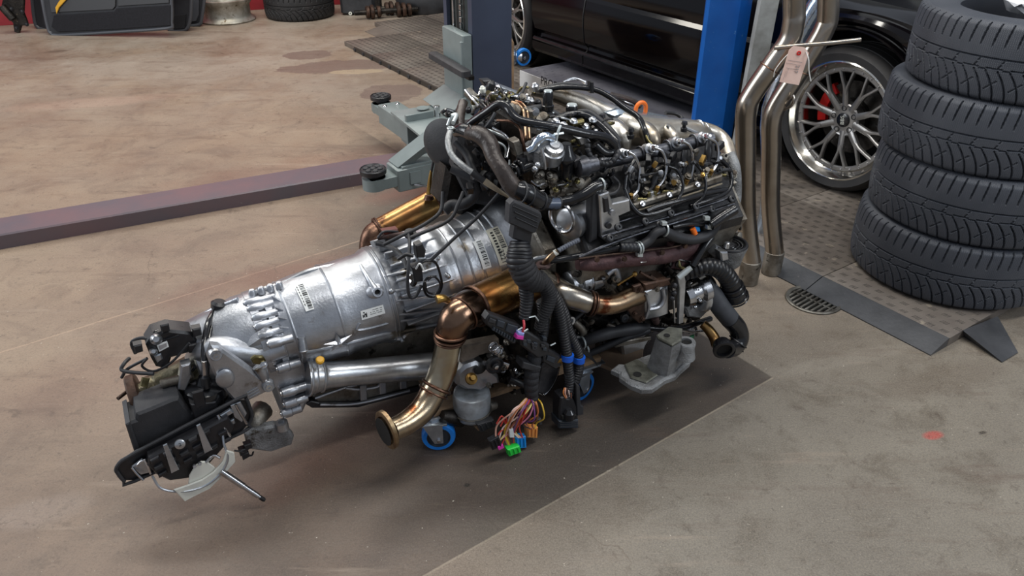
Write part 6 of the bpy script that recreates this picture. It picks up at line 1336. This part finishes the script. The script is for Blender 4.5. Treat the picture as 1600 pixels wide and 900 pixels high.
o2 = part('lambda_plug', MB().tr([(700, 470, .3), (692, 466, .31), (682, 468, .31)], [10, 13, 15], 14, 3), brass)
# lambda sensor near the loom
ls = part('lambda_sensor', MB().tr([(850, 412, .3), (858, 404, .31), (866, 396, .315), (872, 392, .32)], [9, 12, 10, 8], 14, 3), pipem)
obj('sensor_ring', MB().torus(E(849, 414, .3), UP, .014, .006, 24, 8), rust, ls); obj('sensor_lead', MB().tr([(872, 392, .32), (888, 383, .32), (905, 375, .32)], 8, 12, 3, corr=(.007, .0014)), mat('grey_spiral_sleeve', (90, 94, 104), .4), ls)
obj('sensor_band', MB().tr([(866, 396, .316), (871, 393, .318)], 10, 12, 1), cream, ls)
part('lambda_boss', MB().tr([(828, 408, .24), (842, 404, .25), (856, 402, .26)], 10, 12, 2), alu2)
# ---------------- far catalyst ----------------
c0, c1 = E(592, 362, -.24), E(686, 312, -.24)
fcx = part('catalytic_converter', MB().tube([c0, c1], [W(c0, 40)/2, W(c1, 42)/2], 40, 1), gold)
for q in (0, .03, .94, 1.0): c = c0.lerp(c1, q); obj('can_bead', MB().torus(c, c1-c0, W(c, 43)/2, .0035, 40, 8), burnt, fcx)
obj('far_elbow', MB().tr([(594, 361, -.24), (582, 368, -.23), (574, 384, -.22), (572, 402, -.2)], [38, 34, 26, 18], 24, 5), burnt, fcx)
obj('can_cap', MB().tr([(686, 312, -.24), (694, 314, -.22), (704, 322, -.2)], [38, 26, 18], 20, 3), rust, fcx)
ls2 = part('lambda_sensor', MB().tr([(670, 303, -.2), (671, 288, -.2), (673, 272, -.2), (674, 266, -.2)], [8, 7, 5, 4], 12, 2), brass); obj('sensor_lead', MB().tr([(674, 268, -.2), (680, 240, -.18), (688, 215, -.16), (694, 200, -.12)], 4, 8, 4), rub, ls2); obj('sensor_seat', MB().lathe(E(670, 306, -.2), UP, [(-.01, .016), (0, .012)], 14), burnt, ls2)
# wiring clutter on the gearbox
for pts, w_, m_ in (([(590, 372, .02), (610, 368, .03), (630, 366, .04), (640, 364, .05)], 8, rust), ([(588, 380, .03), (604, 384, .05), (620, 392, .1), (632, 408, .14), (636, 420, .16)], 8, rub), ([(590, 372, .03), (600, 362, .03), (622, 362, .03)], 4, rub), ([(638, 366, .1), (640, 380, .14), (638, 420, .18), (637, 448, .18), (641, 464, .18), (650, 462, .18), (658, 446, .18)], 5.5, rub),
    ([(652, 418, .18), (664, 408, .18), (680, 410, .18), (688, 430, .18), (690, 448, .18), (682, 462, .18), (668, 462, .18), (662, 448, .18), (668, 434, .18), (682, 432, .18)], 4, gloss), ([(664, 440, .19), (668, 456, .19), (682, 458, .19), (688, 444, .19), (678, 432, .19), (668, 438, .19)], 3.5, gloss), ([(650, 420, .18), (656, 412, .19), (662, 422, .19)], 3, white), ([(622, 405, .15), (634, 398, .16), (646, 400, .17)], 6, blk)):
    part('gearbox_cable', MB().tr(pts, w_, 10, 6), m_)
for q, m_ in (([(650, 384), (660, 380), (666, 392), (664, 404), (652, 404)], blk), ([(652, 402), (666, 402), (668, 410), (654, 412)], zinc), ([(644, 418), (660, 414), (662, 440), (648, 442)], blk), ([(598, 362), (622, 358), (626, 366), (604, 372)], mat('dull_red_plug', (96, 44, 36), .4)), ([(600, 372), (618, 368), (620, 376), (604, 380)], blk)):
    part('cable_plug', MB().tp(q, .175 if q[0][0] > 630 else .03, .025, .003), m_)
c = E(641, 366, .08); part('cable_grommet', MB().lathe(c, UP+NX*.5, [(0, .018), (.006, .016), (.006, .008), (.012, .006)], 18), blk)
for u, v in ((644, 440), (643, 430)): part('sensor_head', MB().lathe(E(u, v, .15), NX, [(0, .012), (.01, .01)], 14), steel)
# ---------------- front differential / rubber mount group under the cat ----------------
mcl = E(736, 630, .27); mcl.z = max(mcl.z, .13)
rm_ = part('rubber_mount', MB().lathe(E(737, 650, .27), UP+AX*.03, [(0, .035), (.004, .045), (.012, .05), (.03, .052), (.07, .053), (.085, .05), (.09, .042), (.09, .03)], 40), mat('worn_blue_grey_mount', (182, 190, 198), .38, .45, (96, 92, 84), 9, .3, 60, (70, 60, 50), 14, .58))
obj('mount_band', MB().torus(E(737, 634, .27)-UP*.01, UP, .0535, .0025, 40, 6), alud, rm_)
obj('mount_cap', MB().tp([(715, 583), (728, 572), (745, 566), (762, 574), (780, 588), (782, 600), (764, 604), (752, 612), (728, 610), (714, 602)], .29, .07, .008), alu, rm_)
obj('cap_bolt', MB().lathe(E(736, 592, .31), NX+UP, [(0, .017), (.006, .016), (.01, .008), (.02, .007)], 20), brass, rm_); obj('cap_bore', MB().ball(E(750, 578, .296), .018, .004, .014, 12, X=AX, Y=NX), hole, rm_)
obj('mount_foot', MB().tr([(762, 634, .27), (774, 632, .27)], [22, 16], 14, 1), alud, rm_)
part('mount_base', MB().tr([(690, 650, .27), (706, 652, .27), (722, 656, .27)], [18, 24, 24], 14, 3), dirt, rm_)
pk = part('support_arm', MB().tp([(724, 541), (780, 530), (782, 548), (750, 556), (722, 572), (718, 560)], .27, .03, .004), woodg)
sg = MB(); ax_ = E(786, 552, .3)-E(770, 540, .3); c = E(770, 541, .31)
for k in range(40): pass
hel = [c+ax_.normalized()*(.0006*k)+(NX*cos(k*.7)+ax_.normalized().cross(NX)*sin(k*.7))*.014 for k in range(46)]
part('coil_spring', MB().tube(hel, .002, 6, 2), steel)
for u, v, w_ in ((771, 568, 30), (782, 552, 14), (785, 572, 10), (790, 533, 9), (762, 600, 8)):
    c = E(u, v, .30); r = W(c, w_)/2; q = part('pulley', MB().lathe(c, NX, [(0, r), (.01, r), (.012, r*.8), (.008, r*.7), (.008, r*.45), (.016, r*.4), (.018, r*.2)], 26), alud if w_ < 20 else blk)
    obj('pulley_bolt', MB().hexbolt(c+NX*.014, NX, r*.28), steel, q)
mb = MB(); rr_ = random.Random(17)
for k in range(40):
    u = 760+rr_.random()*80; v = 545+rr_.random()*60; c = E(u, v, .21+rr_.random()*.04)
    [lambda: mb.knob(c, .013), lambda: mb.hexbolt(c, NX, .007), lambda: mb.box(c, .045, .02, .02, X=Vector((rr_.uniform(-1, 1), .3, rr_.random())), Y=UP)][k % 3]()
part('linkage_casting', mb, dirt)
part('dark_cylinder', MB().tr([(806, 530, .24), (806, 560, .24), (800, 590, .24)], [30, 32, 26], 18, 3), dirt); part('strut', MB().tr([(796, 592, .29), (810, 598, .3), (818, 602, .3)], 11, 12, 2), blk)
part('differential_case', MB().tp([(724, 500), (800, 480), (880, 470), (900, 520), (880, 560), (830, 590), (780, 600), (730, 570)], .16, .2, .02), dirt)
part('heat_shield', MB().tp([(846, 572), (856, 560), (872, 566), (874, 580), (862, 606), (850, 617), (840, 612)], .33, .006, .002), railm); part('shield_edge', MB().tr([(874, 572, .332), (870, 590, .332), (860, 608, .332), (850, 617, .332), (842, 614, .332)], 2.5, 6, 4), steel)
part('wheel_cover', MB().tp([(905, 540), (922, 552), (932, 566), (935, 574), (928, 566), (910, 552)], .30, .004, .001), blk)
# ---------------- wiring harness ----------------
hb_ = part('harness_box', MB().tp([(798, 320), (804, 314), (846, 333), (848, 340), (838, 364), (832, 366), (796, 350)], .34, .03, .004), blkm)
for k in range(3): obj('box_rib', MB().tr([(802+k*2, 322+k*9, .342), (842-k*1, 340+k*8, .342)], 2, 6, 1), blk, hb_)
part('harness_boot', MB().tp([(806, 350), (834, 360), (830, 384), (802, 374)], .33, .03, .005), rub)
def loomp(pts, w_, m_=loom, pitch=.0085): return part('wiring_loom', MB().tr(pts, w_, 18, 6, corr=(pitch, .0022)), m_)
loomp([(812, 376, .31), (812, 392, .32), (812, 410, .33), (820, 428, .335), (832, 444, .335)], [30, 40, 42, 40, 34])
part('loom_tape', MB().tr([(812, 408, .33), (822, 430, .34), (836, 440, .34), (850, 440, .34)], [42, 43, 36, 26], 18, 5, corr=(.012, .0022)), tape)
loomp([(820, 430, .335), (822, 452, .34), (823, 470, .345), (819, 498, .35)], [24, 24, 22, 18])
loomp([(838, 432, .335), (852, 446, .345), (858, 462, .35), (854, 482, .355), (846, 500, .355), (842, 514, .355)], [28, 26, 25, 22, 18, 16], tape, .007)
loomp([(852, 444, .335), (866, 466, .34), (874, 490, .345), (880, 520, .35), (886, 556, .36), (888, 576, .365), (890, 600, .37), (884, 622, .375)], [22, 22, 20, 18, 17, 16, 16, 16])
loomp([(862, 456, .32), (880, 490, .33), (888, 518, .335), (900, 545, .34), (904, 562, .345), (902, 582, .35), (894, 604, .36), (886, 620, .37)], [20, 20, 18, 18, 17, 18, 18, 15])
loomp([(846, 470, .33), (850, 500, .33), (846, 530, .335), (838, 555, .34)], 18)
for u, v, w_, s_ in ((886, 558, 20, .361), (904, 561, 20, .346)): c = E(u, v, s_); part('blue_tape_band', MB().lathe(c-UP*.008, UP+AX*.1, [(0, W(c, w_)/2), (.017, W(c, w_)/2)], 22), bluet)
loomp([(838, 545, .34), (833, 570, .35), (830, 595, .355), (831, 622, .36)], [22, 24, 24, 21], tape, .02)
part('loom_band', MB().tp([(818, 566), (846, 574), (844, 582), (816, 576)], .37, .04, .002), blkm)
# connector strips
cs2 = part('connector_strip', MB().tp([(759, 500), (765, 491), (812, 508), (816, 512), (806, 538), (800, 538), (760, 508)], .36, .03, .004), blk)
obj('strip_slot', MB().tp([(766, 497), (776, 501), (773, 507), (764, 504)], .364, .012, .002), blkm, cs2); obj('strip_panel', MB().tp([(778, 500), (790, 504), (787, 514), (776, 510)], .364, .008, .002), wheelhub, cs2); obj('strip_panel', MB().tp([(794, 506), (810, 511), (806, 526), (790, 518)], .364, .008, .002), wheelhub, cs2)
for k in range(9): obj('strip_rib', MB().tp([(772+k*4, 512+k*2.2), (774.5+k*4, 513+k*2.2), (773+k*4, 518+k*2.2), (770.5+k*4, 517+k*2.2)], .366, .01, .001), wheelhub, cs2)
cs3 = part('connector_strip', MB().tp([(812, 520), (824, 518), (860, 540), (856, 556), (840, 560), (814, 540)], .37, .03, .004), blk)
for k in range(10): u, v = 820+rr_.random()*32, 528+rr_.random()*22; obj('pin_block', MB().tp([(u-3, v-3), (u+3, v-2), (u+3, v+3), (u-3, v+2)], .375, .012, .001), wheelhub if k % 2 else blkm, cs3)
cs4 = part('connector_strip', MB().tp([(850, 556), (858, 546), (876, 556), (878, 572), (868, 578), (848, 566)], .36, .03, .004), blk); obj('pin_block', MB().tp([(856, 556), (868, 560), (866, 568), (854, 563)], .364, .01, .001), wheelhub, cs4)
for k in range(4): part('bare_lead', MB().tr([(866+k*2, 574, .35), (872+k*2, 566, .36), (876+k, 560, .36)], 1.6, 6, 3), brass)
part('pink_plug', MB().tp([(808, 524), (819, 526), (818, 532), (807, 530)], .378, .02, .002), pinkc); part('lilac_plug', MB().tp([(810, 519), (820, 521), (819, 526), (809, 524)], .376, .02, .002), mat('lilac_plug_plastic', (150, 160, 220), .4))
part('red_lead', MB().tr([(818, 500, .36), (819, 510, .37), (816, 520, .37)], 4, 8, 3), mat('red_wire', (190, 60, 70), .4))
for q in ([(809, 516, .38), (816, 512, .38)], [(819, 518, .38), (825, 514, .38)], [(860, 540, .37), (868, 536, .37)], [(826, 496, .36), (836, 494, .36), (842, 502, .36)]): part('cable_tie', MB().tr(q, 2.5, 6, 1), clamp)
# bundle of cut wires
wc = [(214, 176, 60), (226, 200, 190), (200, 120, 60), (190, 60, 50), (150, 90, 60), (220, 170, 150), (120, 70, 130), (216, 196, 120), (70, 50, 46), (210, 130, 160)]
wm = [mat('wire_insulation_%s' % n, c, .4) for n, c in zip(('yellow', 'white', 'orange', 'red', 'brown', 'tan', 'violet', 'pale_yellow', 'black', 'pink'), wc)]
rr_ = random.Random(31)
for k in range(26):
    u0 = 822+rr_.random()*18; end = [(802, 704), (813, 684), (832, 670), (778, 688)][k % 4 if k < 22 else 0]; o1 = rr_.uniform(-6, 6); s_ = .36+rr_.random()*.03
    mid = (u0-18+o1 if end[0] < 825 else u0+8+o1*.5, 642+rr_.random()*14); mid2 = ((mid[0]+end[0])/2-8+o1, (mid[1]+end[1])/2+rr_.uniform(-3, 5))
    part('cut_wire', MB().tr([(u0, 622, .36), ((u0+mid[0])/2+2, 632, s_+.01), (*mid, s_+.02), (*mid2, .38), (end[0]+o1*.7, end[1], .385)], 2.6, 6, 5), wm[k % len(wm)])
for q in ([(790, 662, .38), (784, 650, .38), (776, 662, .38)], [(792, 668, .38), (790, 652, .38), (782, 666, .38)], [(788, 686, .38), (783, 696, .385)]): part('cut_wire', MB().tr(q, 2.6, 6, 4), wm[3])
def plug(name, quad, m_, s_=.39, dep=.018, ribs=3):
    pz_ = part(name, MB().tp(quad, s_, dep, .002), m_); (ua, va), (ub, vb), (uc, vc), (ud, vd) = quad
    for k in range(ribs):
        t0 = (k+.5)/ribs; u0, v0 = ua+(ub-ua)*t0, va+(vb-va)*t0; u1, v1 = ud+(uc-ud)*t0, vd+(vc-vd)*t0
        obj('plug_rib', MB().tr([(u0*.85+u1*.15, v0*.85+v1*.15, s_+.002), (u0*.15+u1*.85, v0*.15+v1*.85, s_+.002)], 2.2, 6, 1), m_, pz_)
    return pz_
plug('orange_connector', [(823, 667), (841, 668), (840, 685), (824, 684)], orangec, .375); plug('blue_connector', [(805, 683), (822, 682), (823, 700), (806, 702)], bluec, .385); plug('green_connector', [(793, 703), (812, 697), (815, 707), (796, 714)], greenc, .40, .02)
plug('black_connector', [(765, 690), (780, 682), (786, 698), (770, 704)], blk, .39); plug('black_connector', [(746, 664), (772, 656), (776, 666), (752, 676)], blkm, .34, .02); part('pink_plug', MB().tp([(777, 699), (786, 695), (788, 700), (780, 704)], .393, .01, .001), pinkc)
part('white_plug', MB().tp([(796, 672), (802, 670), (804, 684), (797, 684)], .39, .012, .001), white); plug('green_connector', [(838, 656), (846, 654), (848, 664), (840, 666)], blkm, .36, .012, 1)
part('board_scrap', MB().tp([(742, 668), (756, 662), (760, 668), (748, 674)], .32, .02, .002), wood)
# black connector at the end of the right loom
kc = part('multi_pin_connector', MB().tp([(876, 622), (884, 618), (894, 620), (903, 636), (904, 660), (874, 660), (874, 640)], .385, .04, .004), blk)
obj('connector_latch', MB().lathe(E(889, 648, .39), UP, [(-.012, .016), (.01, .017), (.02, .008)], 18), gloss, kc); obj('connector_face', MB().tp([(873, 658), (904, 656), (904, 669), (874, 670)], .39, .045, .002), wheelhub, kc); obj('connector_window', MB().tp([(878, 650), (901, 649), (901, 655), (878, 656)], .392, .01, .001), hole, kc)
for k in range(3): obj('connector_rib', MB().tr([(875, 660+k*3, .392), (903, 659+k*3, .392)], 1.6, 6, 1), rub, kc)
obj('connector_lever', MB().tp([(900, 600), (906, 604), (908, 634), (912, 636), (912, 648), (902, 650)], .388, .03, .002), blkm, kc)
for k in range(5): obj('connector_lead', MB().tr([(882+k*2, 606, .378), (880+k*3, 614, .385), (884+k*2, 622, .385)], 2, 6, 3), wm[(k*3+2) % 10], kc)
# sheets behind: dark infill between the gearbox and engine
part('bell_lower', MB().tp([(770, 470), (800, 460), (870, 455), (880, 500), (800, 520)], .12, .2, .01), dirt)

# assorted short lines, plugs and brackets that crowd the gaps
rr_ = random.Random(55)
def spaghetti(n, u0, u1, v0f, v1f, s0, s1_, ms, wr=(2.5, 6), ln=38):
    for k in range(n):
        u = rr_.uniform(u0, u1); v = rr_.uniform(v0f(u), v1f(u)); a_ = rr_.uniform(-1.2, 1.6); pts = []
        for j in range(4):
            pts.append((u, v, rr_.uniform(s0, s1_))); a_ += rr_.uniform(-.7, .7); u += cos(a_)*ln*.3; v += sin(a_)*ln*.22; u = min(u1+8, max(u0-8, u)); v = min(v1f(min(max(u, u0), u1))+6, max(v0f(min(max(u, u0), u1))-6, v))
        part('small_line', MB().tr(pts, rr_.uniform(*wr), 8, 5), rr_.choice(ms))
spaghetti(26, 735, 830, lambda u: 152, lambda u: 205, -.16, .02, [gloss, rub, gloss, steel, blk, olive])
spaghetti(20, 735, 840, lambda u: 205, lambda u: 290, .02, .1, [gloss, rub, gloss, blk, steel])
spaghetti(16, 830, 950, lambda u: 168+(u-830)*.2, lambda u: 205+(u-830)*.2, .05, .14, [gloss, rub, alu2, olive, blk])
spaghetti(16, 840, 950, lambda u: 225, lambda u: 285, .15, .22, [gloss, rub, blk, steel, olive])
spaghetti(22, 985, 1135, lambda u: 262-(u-985)*.2, lambda u: 308-(u-985)*.25, .22, .29, [gloss, rub, blk, gloss, alud])
spaghetti(16, 900, 1090, lambda u: 420-(u-900)*.05, lambda u: 455, .24, .3, [gloss, blk, alud, rub])
spaghetti(16, 880, 1080, lambda u: 495, lambda u: 530, .2, .27, [gloss, blk, alud, rub])
spaghetti(14, 755, 835, lambda u: 545, lambda u: 610, .22, .29, [gloss, blk, alud, steel])
def bits(name, n, u0, u1, v0f, v1f, s0, s1_, ms, r=(.006, .012)):
    for k in range(n):
        u = rr_.uniform(u0, u1); v = rr_.uniform(v0f(u), v1f(u)); c = E(u, v, rr_.uniform(s0, s1_)); q = MB(); z_ = rr_.uniform(*r)
        if k % 3: q.knob(c, z_)
        else: q.box(c, z_*3, z_*2, z_*1.4, X=Vector((rr_.uniform(-1, 1), rr_.uniform(-.5, .5), rr_.uniform(-.4, .4))), Y=UP)
        part(name, q, rr_.choice(ms))
bits('engine_fitting', 26, 735, 830, lambda u: 145, lambda u: 195, -.16, .0, [alu2, alud, olive, blk, cream, steel])
bits('engine_fitting', 20, 835, 950, lambda u: 172+(u-835)*.2, lambda u: 205+(u-835)*.2, .06, .12, [alu2, alud, olive, blk])
bits('engine_fitting', 26, 985, 1135, lambda u: 262-(u-985)*.2, lambda u: 306-(u-985)*.25, .26, .3, [alu2, alud, blk, brass, alu], (.005, .009))
bits('engine_fitting', 22, 900, 1090, lambda u: 424, lambda u: 452, .25, .31, [alu2, alud, dirt, blk])
bits('engine_fitting', 18, 880, 1080, lambda u: 495, lambda u: 530, .22, .28, [alu2, alud, dirt, alud])
bits('engine_fitting', 20, 755, 830, lambda u: 550, lambda u: 608, .25, .3, [alud, dirt, alu, steel])
for o in bpy.data.objects:
    if o.name.split('.')[0] in ('valley_fastener', 'shroud_clutter', 'head_fastener', 'connector_block', 'pump_casting', 'casting_knob', 'lower_fitting', 'valve_cluster', 'lower_hardware', 'linkage_casting', 'lower_casting', 'valley_bolt', 'braided_strap', 'case_fin', 'edge_lug'): o['kind'] = 'stuff'
